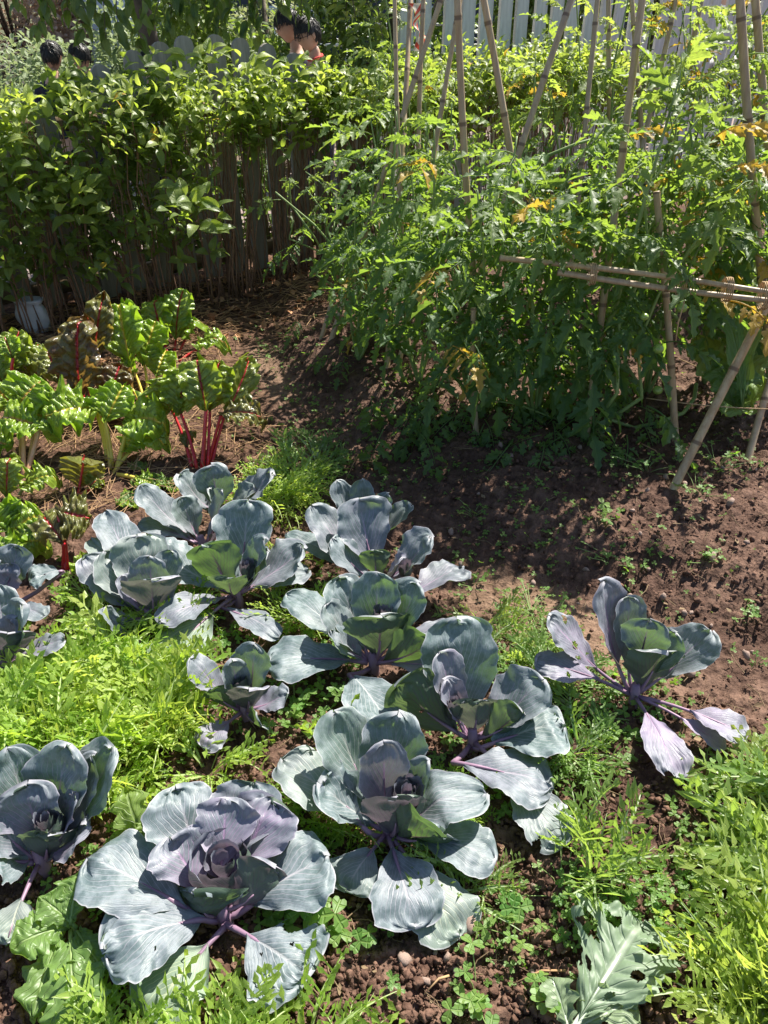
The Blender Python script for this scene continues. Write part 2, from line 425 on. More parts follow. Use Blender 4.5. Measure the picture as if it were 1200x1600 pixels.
M_TWIG = mat_plain('brown_twig', (.12, .07, .045), (.27, .16, .105), 30, .8, .6, .003, .2)
M_BARK = mat_plain('bark', (.07, .055, .04), (.17, .14, .11), 12, .9, .8, .01, .2)
M_BAM = mat_bamboo(); M_FENCE = mat_fence(); M_SHADEF = mat_fence('shaded_weathered_paint', (.20, .175, .135), (.33, .29, .235)); M_GROUND = mat_ground()  # left fence paint: weathered, with the shade on it put into the colour
M_BROWNW = mat_plain('brown_wood', (.12, .08, .045), (.24, .17, .10), 12, .8, .4, .004, .2, (1, 8, 8))
M_CLOD = mat_plain('soil_clod', (.052, .028, .020), (.18, .105, .075), 40, .95, .9, .006, .12)
M_STONE = mat_plain('stone', (.20, .13, .10), (.36, .26, .21), 30, .8, .5, .004, .3)
M_STRAW = mat_plain('straw', (.26, .14, .07), (.50, .33, .18), 20, .8, .2, .002, .2)
M_DRY = mat_plain('dry_leaf', (.24, .095, .04), (.50, .27, .14), 25, .75, .4, .003, .25)
M_STRING = mat_plain('twine', (.34, .22, .12), (.5, .36, .22), 80, .9, .5, .001, .1)
M_WHITEM = mat_plain('white_painted_metal', (.62, .63, .62), (.72, .73, .72), 5, .5, .1, .001, .4)
M_BAG = mat_plain('dirty_white_sack', (.42, .42, .44), (.62, .62, .63), 9, .6, .6, .01, .3)
M_WHITEC = mat_plain('white_cotton', (.72, .72, .72), (.8, .8, .8), 12, .85, .3, .004, .1)
M_NAVY = mat_plain('dark_navy_cloth', (.02, .022, .035), (.035, .04, .06), 12, .85, .3, .004, .1)
M_SLATE = mat_plain('slate_grey_cloth', (.075, .08, .11), (.11, .12, .155), 10, .85, .3, .004, .1)
M_SKIN = mat_plain('skin', (.46, .27, .18), (.56, .34, .24), 10, .5, .1, .002, .4)
M_HAIR = mat_plain('black_hair', (.008, .007, .007), (.03, .025, .022), 60, .42, .6, .003, .5)
M_EYE = mat_plain('dark_eye', (.01, .01, .01), (.03, .02, .02), 10, .2, .0, .001, .5)
M_REDC = mat_plain('red_cloth', (.5, .05, .05), (.6, .09, .07), 12, .8, .2, .003, .2)
M_WALLD = mat_plain('dark_wall', (.035, .04, .055), (.07, .075, .09), 3, .8, .2, .01, .2)
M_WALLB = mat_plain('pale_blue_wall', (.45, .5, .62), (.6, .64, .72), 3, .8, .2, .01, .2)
M_TOMF = mat_plain('green_tomato_skin', (.16, .26, .05), (.26, .36, .09), 12, .25, .05, .001, .6)

# ------------------------------------------------------------------ ground: one sheet to the horizon
def build_ground():
    ys = [-60, -20, -6, -2, -.6, 0, .3]; y = .45
    while y < 6.5:
        ys.append(y); y += .0042+.0022*max(0, y-.5)+ (.006*(y-3.5) if y > 3.5 else 0)
    while y < 600: ys.append(y); y *= 1.12
    ys = np.array(ys)
    u = np.concatenate([[-900, -300, -90, -30, -12, -6, -3.2, -2, -1.5, -1.2], np.linspace(-1.06, 1.06, 480), [1.2, 1.5, 2, 3.2, 6, 12, 30, 90, 300, 900]])
    k = np.clip(.42+.50*ys, .6, 3.6)
    X = u[None, :]*k[:, None]; Y = np.repeat(ys[:, None], len(u), 1)
    X = X.ravel(); Y = Y.ravel()
    p = path_dist(X, Y); f = fence_dist(X, Y)
    near = (np.abs(X) < 5) & (Y > 0) & (Y < 7.5)
    H = np.zeros_like(X); H[near] = 0
    H = lie(X, Y)
    trod = sstep(.20, .06, np.abs(p)+.10*(fbm(X*5, Y*5, 3, 9)-.5))*sstep(.25, .0, f)*near
    trod = trod*(sstep(.42, .2, np.hypot(X-.50, Y-1.62))+sstep(.5, .25, np.hypot(X+.62, Y-3.35))+.10)
    # the flat pale trampled patch in the furrow shows at two places
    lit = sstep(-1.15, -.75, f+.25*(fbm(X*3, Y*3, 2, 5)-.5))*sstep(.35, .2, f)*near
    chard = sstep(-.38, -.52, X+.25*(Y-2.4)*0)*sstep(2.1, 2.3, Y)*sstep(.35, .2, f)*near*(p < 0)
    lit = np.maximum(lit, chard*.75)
    pave = sstep(.35, .6, f)*sstep(5.0, 4.5, f)
    wild = sstep(4.5, 6, f)
    cl = np.zeros_like(X); nn = near
    wx = X[nn]+.012*(fbm(X[nn]*45, Y[nn]*45, 2, 41)-.5); wy = Y[nn]+.012*(fbm(X[nn]*45, Y[nn]*45, 2, 43)-.5)
    c = bumps(wx, wy, .034, 11)*.45+bumps(wx, wy, .015, 21)*.8+bumps(wx, wy, .075, 31)*.22+bumps(wx, wy, .009, 51)*.6
    c += .020*(fbm(X[nn]*30, Y[nn]*30, 4, 8)-.5)+.03*(fbm(X[nn]*9, Y[nn]*9, 3, 18)-.5)
    cl[nn] = c
    H = H+cl*(1-.6*trod)*(1-pave)*(1-wild)*(1-.4*lit)*.9
    m = len(ys); n = len(u)
    i = np.arange((m-1)*(n-1)); r = i//(n-1); q = i % (n-1); a = r*n+q
    F = np.stack([a, a+1, a+n+1, a+n], 1)
    me = mk_mesh('ground', np.stack([X, Y, H], 1), F, M_GROUND)
    at_ = me.attributes.new('zones', 'FLOAT_COLOR', 'POINT')
    colr = np.stack([trod*.38, np.clip(lit, 0, 1), pave, 1-wild], 1).astype(np.float32)
    at_.data.foreach_set('color', colr.ravel())
    tag(link('ground', me), kind='structure')
build_ground()
def ico():
    t = (1+5**.5)/2
    V = np.array([(-1, t, 0), (1, t, 0), (-1, -t, 0), (1, -t, 0), (0, -1, t), (0, 1, t), (0, -1, -t), (0, 1, -t), (t, 0, -1), (t, 0, 1), (-t, 0, -1), (-t, 0, 1)], float)
    F = np.array([(0, 11, 5), (0, 5, 1), (0, 1, 7), (0, 7, 10), (0, 10, 11), (1, 5, 9), (5, 11, 4), (11, 10, 2), (10, 7, 6), (7, 1, 8), (3, 9, 4), (3, 4, 2), (3, 2, 6), (3, 6, 8), (3, 8, 9), (4, 9, 5), (2, 4, 11), (6, 2, 10), (8, 6, 7), (9, 8, 1)])
    return V/np.linalg.norm(V[0]), F
def ico2(sub=1):
    V, F = ico()
    for _ in range(sub):
        V = list(V); c = {}; N = []
        def mid(a, b):
            k = (min(a, b), max(a, b))
            if k not in c: V.append(nrm(V[a]+V[b])); c[k] = len(V)-1
            return c[k]
        for a, b_, d in F:
            x, y, z = mid(a, b_), mid(b_, d), mid(d, a); N += [(a, x, z), (b_, y, x), (d, z, y), (x, y, z)]
        V = np.array(V); F = np.array(N)
    return V, F
def lump(seed, sub=1, rough=.25):
    V, F = ico2(sub); r = np.random.default_rng(seed)
    V = V*(1+rough*(r.random((len(V), 1))-.5)*2)*np.array([1, .6+.4*r.random(), .5+.35*r.random()])
    return V, [F], np.zeros((len(V), 2))
def rand_pix(n, x0, y0, x1, y1):
    return [(x0+(x1-x0)*RNG.random(), y0+(y1-y0)*RNG.random()) for _ in range(n)]
def rotm(p, s, sx=1):
    return Matrix.Translation(Vector([float(c) for c in p])) @ Euler((random.random()*6.3, random.random()*6.3, random.random()*6.3)).to_matrix().to_4x4() @ Matrix.Diagonal((s, s*sx, s, 1))
LUMPS = [lump(k, 1, .42) for k in range(4)]+[lump(k, 0, .5) for k in range(6)]
def build_clods():
    Ms = []
    for _ in range(21000):
        px, py = RNG.random()*1300-50, 480+RNG.random()**.8*1150
        p = at(px, py, 0); pd = float(path_dist(p[0], p[1]))
        if px < 360 and py < 1000: continue
        if abs(pd) < .14 and RNG.random() < .85: continue
        if fence_dist(p[0], p[1]) > -.1: continue
        s = .0024+.009*RNG.random()**4
        p[2] = G(p)+.018+s*.2
        Ms.append((int(RNG.integers(4)) if py > 1380 and s > .0045 else 4+int(RNG.integers(6)), rotm(p, s)))
    V, F, U = scatter(LUMPS, Ms)
    tag(link('soil_clods', mk_mesh('soil_clods', V, F, M_CLOD, U)), 'loose crumbly reddish brown clods strewn over the bare garden soil', 'soil', kind='stuff')
build_clods()
STONES = [mk_mesh('stone', *lump(50+k, 1, .22)[:2], M_STONE, None, False) for k in range(4)]
def stone(px, py, r, label, group=None):
    p = gat(px, py); m = rotm((p[0], p[1], p[2]+.018+r*.3), r)
    o = link('stone', random.choice(STONES), None, m); tag(o, label, 'stone', group)
for a in ((1110, 880, .016, 'rounded tan stone on bare soil under the right bamboo trestle'), (1163, 1033, .014, 'small pale pink stone in the soil right of the lone cabbage'),
          (853, 985, .017, 'tan stone by the trodden patch left of the lone cabbage'), (1075, 1062, .02, 'brown stone just behind the lone cabbage'),
          (732, 1452, .022, 'flat pale tan stone touching the lowest cabbage leaf tip'), (632, 1508, .014, 'rounded pinkish stone in the bare soil at the bottom'),
          (648, 1398-120, .012, 'little stone in the shade under the middle cabbage'), (1138, 795, .017, 'largest stone on the sunny crest right of the bamboo foot')):
    stone(*a)
for k in range(34):
    px, py = 640+RNG.random()*540, 690+RNG.random()*390
    stone(px, py, .006+.008*RNG.random(), 'small pebble scattered on the bare dark soil below the tomato row', 'pebbles on the bare soil below the tomatoes')
for k in range(14):
    px, py = 500+RNG.random()*340, 1380+RNG.random()*200
    stone(px, py, .005+.005*RNG.random(), 'small pebble in the sunny soil patch at the bottom', 'pebbles in the soil patch at the bottom')
def build_litter():
    # dry leaves and straw under the hedge and between the chard
    tl = []
    for k in range(5):
        n = 5; V = []; r = np.random.default_rng(k)
        for i in range(n):
            s = i/(n-1); w = .32*math.sin(math.pi*min(1, s*.93+.05))
            for t in (-1, 0, 1): V.append((t*w, s-.5, .18*t*t*r.random()+.2*(s-.5)**2*r.random()+.03*r.standard_normal()))
        Q = [[i*3+j, i*3+j+1, i*3+j+4, i*3+j+3] for i in range(n-1) for j in range(2)]
        tl.append((np.array(V), [np.array(Q)], np.tile([[.3, .5]], (len(V), 1))))
    Ms = []
    for _ in range(2600):
        x = -2.3+RNG.random()*3.6; y = 3+RNG.random()*3.0
        f = float(fence_dist(x, y))
        if f > .1 or f < -1.05+.3*RNG.random(): continue
        s = .018+.04*RNG.random(); z = G((x, y))+.015+.02*RNG.random()
        Ms.append((int(RNG.integers(5)), Matrix.Translation((x, y, z)) @ Euler((RNG.normal()*.45, RNG.normal()*.45, RNG.random()*6.3)).to_matrix().to_4x4() @ Matrix.Scale(s, 4)))
    V, F, U = scatter(tl, Ms)
    tag(link('fallen_leaves', mk_mesh('fallen_leaves', V, F, M_DRY, U)), 'dry orange brown fallen leaves lying under the hedge', 'leaf litter', kind='stuff')
    st = [(lambda k: tube([(0, -.5, 0), (.05*k, 0, .03), (0, .5, 0)], .035*.35, 4, False))(k) for k in (-1, 1)]
    Ms = []
    for _ in range(3800):
        if RNG.random() < .75:
            x = -2.1+RNG.random()*1.75; y = 2.05+RNG.random()*1.9
            if path_dist(x, y) > -.1: continue
        else:
            x = -1.4+RNG.random()*1.6; y = 3.6+RNG.random()*1.3
        if fence_dist(x, y) > 0: continue
        s = .06+.13*RNG.random(); z = G((x, y))+.018+.018*RNG.random()
        Ms.append((int(RNG.integers(2)), Matrix.Translation((x, y, z)) @ Euler((RNG.normal()*.15, RNG.normal()*.1, RNG.random()*6.3)).to_matrix().to_4x4() @ Matrix.Diagonal((s*.6, s, s*.6, 1))))
    V, F, U = scatter(st, Ms)
    tag(link('straw_mulch', mk_mesh('straw_mulch', V, F, M_STRAW, U)), 'brown straw mulch between the chard and below the hedge', 'straw', kind='stuff')
build_litter()
def soil_debris():
    r = np.random.default_rng(12); Q = []
    st = tube([(0, -.5, 0), (.12, 0, .04), (0, .5, 0)], .02, 4, False)
    fl = (np.array([(-.3, 0, .05), (0, -.5, 0), (.3, 0, .05), (0, .5, .04), (0, 0, -.04)]), [np.array([[1, 2, 4], [2, 3, 4], [3, 0, 4], [0, 1, 4]])], np.full((5, 2), .4))
    for _ in range(900):
        p = at(380+r.random()*820, 540+r.random()*1060, 0)
        if fence_dist(p[0], p[1]) > -.1: continue
        k = int(r.random() < .2); sz = (.015+.06*r.random()**2) if k == 0 else .008+.018*r.random()
        Q.append((k, Matrix.Translation((p[0], p[1], G(p)+.022)) @ Euler((r.normal()*.25, r.normal()*.25, r.random()*6.3)).to_matrix().to_4x4() @ Matrix.Scale(sz, 4)))
    V, F, U = scatter([st, fl], Q)
    tag(link('soil_debris', mk_mesh('soil_debris', V, F, M_BROWNW, U)), 'bits of straw and dry leaf scattered over the dark soil', 'debris', kind='stuff')
soil_debris()
for k, (a, b_) in enumerate((((700, 1118+420), (662, 1565)), ((1000, 705), (1040, 735)), ((880, 1530), (800, 1548)), ((560, 812-90), (540, 760)))):
    A = gat(*a); B = gat(*b_); A[2] += .03; B[2] += .025; mid = (A+B)/2+np.array([.004, .006, .01])
    V, F, U = tube([A-A, mid-A, B-A], [.0025, .002, .001], 5)
    o = link('dead_twig', mk_mesh('dead_twig', V, F, M_STRAW, U)); o.location = Vector(A)
    tag(o, ['thin tan twig on the bare soil at the bottom', 'dry twig below the right end of the trestle', 'pale twig left of the torn kale leaf', 'short twig on the shaded slope beyond the back cabbages'][k], 'twig')

# ------------------------------------------------------------------ a leaf blade between two points
def blade(B, T, w, N, bend=0.0, cup=.4, p=.12, ruf=.03, nu=18, nv=22, seed=0, peak=.64, puck=0.0, npuck=8, serr=0.0, holes=(), fold=0.0, prof='cab', wav=1.0, tipcurl=0.0, lobes=0):
    """cup: half angle the blade is rolled towards its upper face; N: upper face direction"""
    r = np.random.default_rng(seed)
    B = np.asarray(B, float); T = np.asarray(T, float); L = np.linalg.norm(T-B); ax = (T-B)/L
    N = nrm(np.asarray(N)-ax*np.dot(N, ax))
    Mid = (B+T)/2+N*bend*L*2
    def C(s): return ((1-s)**2)[:, None]*B+(2*s*(1-s))[:, None]*Mid+(s**2)[:, None]*T
    def dC(s): return (2*(1-s))[:, None]*(Mid-B)+(2*s)[:, None]*(T-Mid)
    e = np.linspace(0, 1, nv+1); v = .55*e+.45*np.sin(e*math.pi/2); v = v/v[-1]
    s = p+(1-p)*v
    P = C(s); D = dC(s); D /= np.linalg.norm(D, axis=1)[:, None]
    Sd = np.cross(D, N[None]); Sd /= np.linalg.norm(Sd, axis=1)[:, None]; Nn = np.cross(Sd, D)
    if prof == 'cab':
        W = np.where(v < peak, np.sin(math.pi/2*np.clip(v/peak, 0, 1))**1.15, np.clip(1-((v-peak)/(1-peak))**3.0, 0, 1)**.55)
        if abs(cup) > .15: w = w*min(1.18, abs(cup)/math.sin(min(abs(cup), 1.5)))
    elif prof == 'chard':
        W = np.where(v < .38, .25+.75*np.sin(math.pi/2*v/.38)**1.2, np.clip(1-((v-.38)/.62)**2.4, 0, 1)**.75)
        W = W*(v**.25)
    elif prof == 'lobed':
        W = np.where(v < .62, .28+.72*v/.62, np.clip(1-((v-.62)/.38)**2.2, 0, 1)**.6)
        W = W*(.82+.18*np.cos(v*2*math.pi*3.5+1))
    W = np.maximum(W, .012)
    t = np.linspace(-1, 1, nu+1)
    ph = r.random(8)*6.28; hw = w/2*W
    V = []; UV = []
    tt, vv = np.meshgrid(t, v)
    HW = hw[:, None]*(1+.05*np.sin(vv*9+ph[0]+tt)+.035*np.sin(vv*23+ph[1])*np.sign(tt)+(.025*np.sin(vv*47+ph[2]+tt*2)+.07*(np.sin(vv*5+ph[6])*np.sign(tt)) if prof == 'cab' else 0))
    if serr: HW = HW*(1+serr*np.abs(tt)**3*(np.abs(np.sin(vv*38+ph[2]))-.5))
    ang = cup*(1.1-.45*vv**2)
    Rr = HW/np.maximum(np.abs(ang), .05)
    a = tt*np.abs(ang)
    xx = np.where(np.abs(ang) < .05, tt*HW, Rr*np.sin(a)); nn = np.where(np.abs(ang) < .05, 0, Rr*(1-np.cos(a)))*np.sign(cup if cup else 1)
    if fold: nn = nn+np.abs(tt)*HW*fold
    at3 = np.abs(tt)**2.5
    rim = np.maximum(at3, sstep(.6, 1., vv))
    nn = nn+ruf*w*rim*(np.sin(vv*14*wav+ph[3]+tt*1.7)+.6*np.sin(vv*27*wav+ph[4]-tt*2)+.5*np.sin(tt*9+ph[5])*sstep(.6, 1, vv))
    nn = nn+.018*w*(np.sin(vv*7+tt*3+ph[6])+np.sin(vv*5-tt*5+ph[7]))
    if prof == 'cab': nn = nn+.010*w*sstep(.35, 1, vv)*np.sin(tt*19+ph[2]+vv*3)*np.minimum(1, 1.6-np.abs(tt))+.008*w*at3*np.sin(vv*44+ph[0])
    # side veins lie in shallow valleys
    if puck:
        q = vv*npuck-.30*npuck*np.abs(tt)**1.1+.3*np.sin(tt*4+ph[2])
        pill = np.abs(np.sin(math.pi*q))**.6*np.minimum(1, np.abs(tt)*6)
        pill = pill*(.65+.35*np.abs(np.sin(tt*7+vv*3+ph[1])))
        nn = nn+puck*w*pill*(1-.5*at3)+.35*puck*w*fbm(tt*6+50, vv*14+50, 2, seed)*1.2
    else:
        q = vv*9-.62*9*np.abs(tt)**1.1
        nn = nn+.012*w*np.abs(np.sin(math.pi*q))*np.minimum(1, np.abs(tt)*5)*(1-.3*at3)
    shift = (.10 if prof == 'cab' else -.10)*w*(np.abs(tt)**2)*(W[:, None])
    if prof == 'cab': nn = nn-.07*w*np.abs(tt)**4*sstep(.3, .8, vv)      # the rim turns outward
    Pv = P[:, None, :]+Sd[:, None, :]*xx[..., None]+Nn[:, None, :]*nn[..., None]+D[:, None, :]*(shift*sstep(0, .3, vv))[..., None]
    if prof == 'cab':
        rg = sstep(.55, 1, vv)*w*(.022*np.sin(tt*11+ph[1])+.016*np.sin(tt*23+ph[5])+.010*np.sin(tt*41+ph[3]))
        Pv = Pv+D[:, None, :]*rg[..., None]
    if tipcurl: Pv = Pv-Nn[:, None, :]*(tipcurl*w*sstep(.6, 1, vv)**2)[..., None]
    V = Pv.reshape(-1, 3); UV = np.stack([(tt+1)/2, vv], -1).reshape(-1, 2)
    i = np.arange(nv*nu); rr = i//nu; c = i % nu; A0 = rr*(nu+1)+c
    F = np.stack([A0, A0+1, A0+nu+2, A0+nu+1], 1)
    if holes:
        cc = UV[F].mean(1); keep = np.ones(len(F), bool)
        jit = .35*(fbm(cc[:, 0]*23, cc[:, 1]*23, 2, seed)-.5)*2
        for (hx, hy, hr) in holes:
            d = np.hypot((cc[:, 0]-hx)*w/L*1.0, (cc[:, 1]-hy))*(1+jit); keep &= d > hr
        F = F[keep]
    return V, F, UV, P, s
def stalk_mesh(B, T, N, bend, p, r0, r1, mat, ext=.25, root=None):
    """the stalk, running on under the blade as its midrib"""
    B = np.asarray(B, float); T = np.asarray(T, float); L = np.linalg.norm(T-B); ax = (T-B)/L
    N = nrm(np.asarray(N)-ax*np.dot(N, ax)); Mid = (B+T)/2+N*bend*L*2
    s = np.linspace(0, min(1, p+ext), 9)
    P = ((1-s)**2)[:, None]*B+(2*s*(1-s))[:, None]*Mid+(s**2)[:, None]*T
    P = P-N[None]*(np.linspace(0, 1, 9)[:, None]*r0*.55)
    if root is not None:
        rt = np.asarray(root, float); m = (rt+P[0])/2+np.array([0, 0, -.008]); P = np.concatenate([[rt, m], P[0:]])
        return tube(P, np.concatenate([[r0*1.15, r0*1.08], np.linspace(r0, r1, 9)]), 8)
    return tube(P, np.linspace(r0, r1, 9), 8)

# ------------------------------------------------------------------ cabbages
def shell(c, Rr, hh, a0, span, seed):
    """one wrapped heart leaf: part of an egg open at the top"""
    r = np.random.default_rng(seed); nu, nv = 26, 14; ph = r.random(4)*6.28
    t, v = np.meshgrid(np.linspace(-1, 1, nu+1), np.linspace(0, 1, nv+1))
    a = a0+t*span/2; top = 1-.22*np.abs(t)**2.5+.03*np.sin(t*17+ph[0])+.02*np.sin(t*31+ph[1])
    z = v*top; rad = Rr*(.18+.95*np.sin(np.clip(z*1.9, 0, 1.45))**.8-.22*sstep(.55, .95, z)+.05*(v > .93)*1.0)*(1+.06*t*np.sign(seed % 2-.5))
    rad = rad*(1+.03*np.sin(a*9+ph[2])*v)
    V = np.stack([c[0]+rad*np.cos(a), c[1]+rad*np.sin(a), c[2]-hh*.95+z*hh], -1).reshape(-1, 3)
    UV = np.stack([(t+1)/2, v*.9+.05], -1).reshape(-1, 2)
    k = np.arange(nv*nu); A0 = (k//nu)*(nu+1)+k % nu
    return V, np.stack([A0+nu+1, A0+nu+2, A0+1, A0], 1), UV
LOWTIPS = []
def cabbage(base, label, leaves, zc=.05, hearts=()):
    g = gat(*base); o = thing('cabbage', label, 'cabbage', g)
    axis = np.array([g[0], g[1]])
    V, F, U = tube([(0, 0, -.03), (.004, 0, .03), (0, .003, zc+.03)], [.016, .014, .010], 9)
    link('stem', mk_mesh('stem', V, F, M_CSTALK, U), o)
    for k, lf in enumerate(leaves):
        tx, ty, tz, w_ = lf[:4]; d = lf[4] if len(lf) > 4 else {}
        bz = d.get('bz', zc)
        if tz < .09: tz += .03; LOWTIPS.append((tx*.7+base[0]*.3, ty*.7+base[1]*.3)); LOWTIPS.append((tx, ty))
        seed = int(abs(tx*7+ty*13)+k)
        Tw = at(tx, ty, g[2]+tz)
        bp = d.get('b'); Bw = at(bp[0], bp[1], g[2]+bz) if bp else g+np.array([0, 0, bz])
        out = Tw[:2]-axis; on = np.linalg.norm(out)
        steep = (tz-bz)/(np.linalg.norm(Tw-Bw)+1e-6)
        if not bp: Bw = Bw+np.array([out[0], out[1], 0])/(on+1e-6)*.012
        up = np.array([0, 0, 1.]); inw = np.array([-out[0], -out[1], 0])/(on+1e-6)
        N = d.get('n')
        if N is None: N = inw*(.2+1.1*max(0, steep))+up*(1.1-.6*max(0, steep))
        if N is None: pass
        if d.get('n') is None and d.get('bend', 0) <= -.04: N = np.array([0, 1., -.25])+inw*.3
        bend = d.get('bend', -.07 if steep > .45 else .05)
        cup = d.get('cup', .75 if steep > .45 else .30)
        if d.get('n') is None and d.get('bend', 0) <= -.04: cup = min(cup, .75)
        p = d.get('p', .10 if steep > .45 else .16)
        V, F, UV, P, s = blade(Bw-g, Tw-g, w_*1.06, N, bend, cup, p, d.get('ruf', .034), seed=seed, holes=d.get('h', ()), nu=44 if d.get('h') else 20, nv=54 if d.get('h') else 24, serr=.02, peak=d.get('pk', .50+.18*((seed*37) % 10)/10), tipcurl=d.get('tc', 0.02+.09*((seed*53) % 7)/7))
        col = (d.get('pu', .35), 0, d.get('gr', 0), 1)
        lo = link('leaf', mk_mesh('leaf', V, F, M_CAB, UV), o, None, col)
        r0 = .0036+.019*w_
        V, F, UV = stalk_mesh(Bw-g, Tw-g, N, bend, p, r0, .0012, None, .45, np.array([0, 0, zc*.7]) if bp else None)
        link('stalk', mk_mesh('stalk', V, F, M_CSTALK, UV), lo)
        if d.get('lab'): lo['label'] = d['lab']
    for (hx, hy, hz, hr, hh) in hearts:
        c = at(hx, hy, g[2]+hz)-g
        for j in range(4):
            V, F, UV = shell(c+np.array([0, 0, -.012*0]), hr*(1.12-.25*j), 1.15*hh*(1-.10*j), j*2.3+hx*.1, 3.9 if j < 3 else 5.2, int(hx)+j)
            link('leaf', mk_mesh('leaf', V, F, M_CAB, UV), o, None, (1.0, 0, 0, 1))
    return o
D = dict
cabbage((352, 1452), 'largest blue grey cabbage with a rolled purple heart at the bottom left', [
    (138, 1338, .12, .15, D(b=(290, 1420), bz=.07, p=.0, cup=.2, pu=.2)), (162, 1480, .085, .145, D(b=(318, 1436), bz=.06, p=.0, cup=.15, pu=.25, h=((.25, .55, .012),))),
    (232, 1590, .02, .125, D(p=.22, b=(350, 1450), bz=.05, cup=.15, gr=.9, pu=0)),
    (478, 1520, .05, .15, D(p=.28, b=(355, 1445), bz=.05, cup=.12, pu=.15, h=((.05, .42, .13), (.62, .35, .02), (.35, .62, .02)))),
    (510, 1335, .12, .15, D(b=(390, 1415), bz=.06, p=0, cup=.3, pu=.25)),
    (276, 1232, .16, .135, D(cup=.4, pu=.25, b=(320, 1375), bz=.08)), (392, 1226, .165, .135, D(cup=.4, pu=.5, b=(350, 1370), bz=.08)),
    (420, 1252, .16, .14, D(cup=.55, pu=.95, b=(365, 1375), bz=.08)), (352, 1250, .165, .11, D(cup=.5, pu=.9, b=(345, 1370), bz=.085)), (268, 1312, .14, .115, D(cup=.7, pu=.95, b=(325, 1400), bz=.07)),
    (425, 1352, .13, .11, D(bz=.06, cup=.7, pu=1.0, bend=-.18)), (318, 1392, .105, .15, D(bz=.045, cup=.8, pu=.3, bend=-.30, n=(.1, 1, .4))),
], hearts=((346, 1338, .135, .054, .08),))
cabbage((605, 1322), 'blue green cabbage with a dark open heart in the bottom middle', [
    (527, 1115, .24, .115, D(cup=.45, pu=.1, gr=.2)), (620, 1123, .25, .125, D(cup=.8, pu=.3)), (600, 1168, .24, .09, D(cup=.9, pu=.9)), (665, 1190, .21, .06, D(cup=1.1, pu=.5)),
    (440, 1185, .14, .12, D(b=(575, 1300), bz=.07, cup=.5, gr=.4, p=.05)), (508, 1222, .165, .115, D(cup=.95, pu=.1)),
    (618, 1240, .19, .115, D(cup=1.2, pu=1, bend=-.14)), (690, 1292, .13, .15, D(cup=.95, pu=.3, bend=-.14, h=((.1, .97, .03),))),
    (708, 1228, .165, .12, D(cup=.5, pu=.3, tc=.6)),
    (775, 1340, .05, .10, D(cup=.4, pu=.2)), (540, 1388, .03, .10, D(cup=.2, gr=.3, p=.3)),
    (648, 1445, .045, .125, D(cup=.35, pu=.3, p=.18)), (718, 1462, .015, .125, D(cup=.1, gr=.6, pu=.2, p=.3)),
], hearts=((636, 1232, .17, .03, .09),))
cabbage((735, 1178), 'broad cabbage with a big rounded back leaf beside the bare soil', [
    (718, 975, .27, .165, D(cup=.45, pu=.1)), (692, 1022, .235, .085, D(cup=.8, pu=.8)), (845, 1062, .17, .13, D(cup=.8, pu=.45)),
    (880, 1130, .07, .155, D(cup=.2, pu=.05, b=(750, 1170))), (622, 1068, .15, .145, D(cup=.7, gr=.4, pu=.5, bend=-.08, h=((.55, .55, .03),))),
    (745, 1092, .15, .11, D(cup=1.0, pu=.8, bend=-.12)), (815, 1112, .12, .11, D(cup=.7, pu=.4, bend=-.1)),
    (862, 1228, .045, .14, D(cup=.12, pu=.35, p=.08, b=(708, 1192), bz=.06)), (880, 1318, .015, .11, D(cup=.1, pu=.3, gr=.3, p=.42, h=((.95, .8, .05),))),
    (700, 1065, .19, .07, D(cup=1.1, pu=1))], hearts=((708, 1092, .15, .02, .07),))
cabbage((582, 1058), 'cabbage with upright green centre leaves in the middle of the patch', [
    (535, 905, .22, .125, D(cup=.6, pu=.15)), (590, 897, .24, .11, D(cup=.7, pu=.1)), (650, 912, .23, .11, D(cup=.8, pu=.1)),
    (595, 962, .19, .15, D(cup=.8, gr=.2, pu=.5, bend=-.1)), (672, 1000, .13, .12, D(cup=.7, gr=.3, pu=.2, bend=-.12)),
    (518, 985, .15, .09, D(cup=.9, pu=.3)), (512, 945, .19, .09, D(cup=.6, gr=.2)), (448, 925, .12, .10, D(cup=.3, p=.12, pu=.1)),
    (420, 1030, .06, .14, D(cup=.25, pu=.1, p=.14)), (612, 1130, .06, .14, D(cup=.25, b=(545, 1055), bz=.06, p=.05, pu=.1)),
    (712, 1045, .05, .08, D(cup=.3, pu=.7)), (710, 975, .12, .07, D(cup=.3, pu=.8))], hearts=((600, 952, .17, .024, .08),))
cabbage((592, 935), 'cabbage with a dark fan leaf and lilac right leaf behind the middle one', [
    (490, 790, .21, .115, D(cup=.5, pu=.5)), (448, 832, .11, .08, D(cup=.2, pu=.2)), (522, 842, .17, .105, D(cup=.55, pu=.3)),
    (562, 780, .23, .15, D(cup=.6, pu=.5)), (668, 838, .19, .13, D(cup=.7, pu=.5)), (722, 885, .11, .12, D(cup=.35, pu=.6, b=(640, 935), bz=.07, p=.05)),
    (585, 860, .14, .08, D(cup=.9, pu=.3, bend=-.1)), (625, 870, .16, .06, D(cup=1, pu=.9))], hearts=((632, 880, .13, .018, .06),))
cabbage((572, 868), 'hindmost cabbage of the centre column with narrow upright leaves', [
    (528, 752, .21, .075, D(cup=.6)), (566, 750, .21, .07, D(cup=.6, gr=.2)), (604, 772, .19, .07, D(cup=.8)), (640, 788, .16, .08, D(cup=.8, gr=.2)), (585, 800, .15, .06, D(cup=1, pu=.6))])
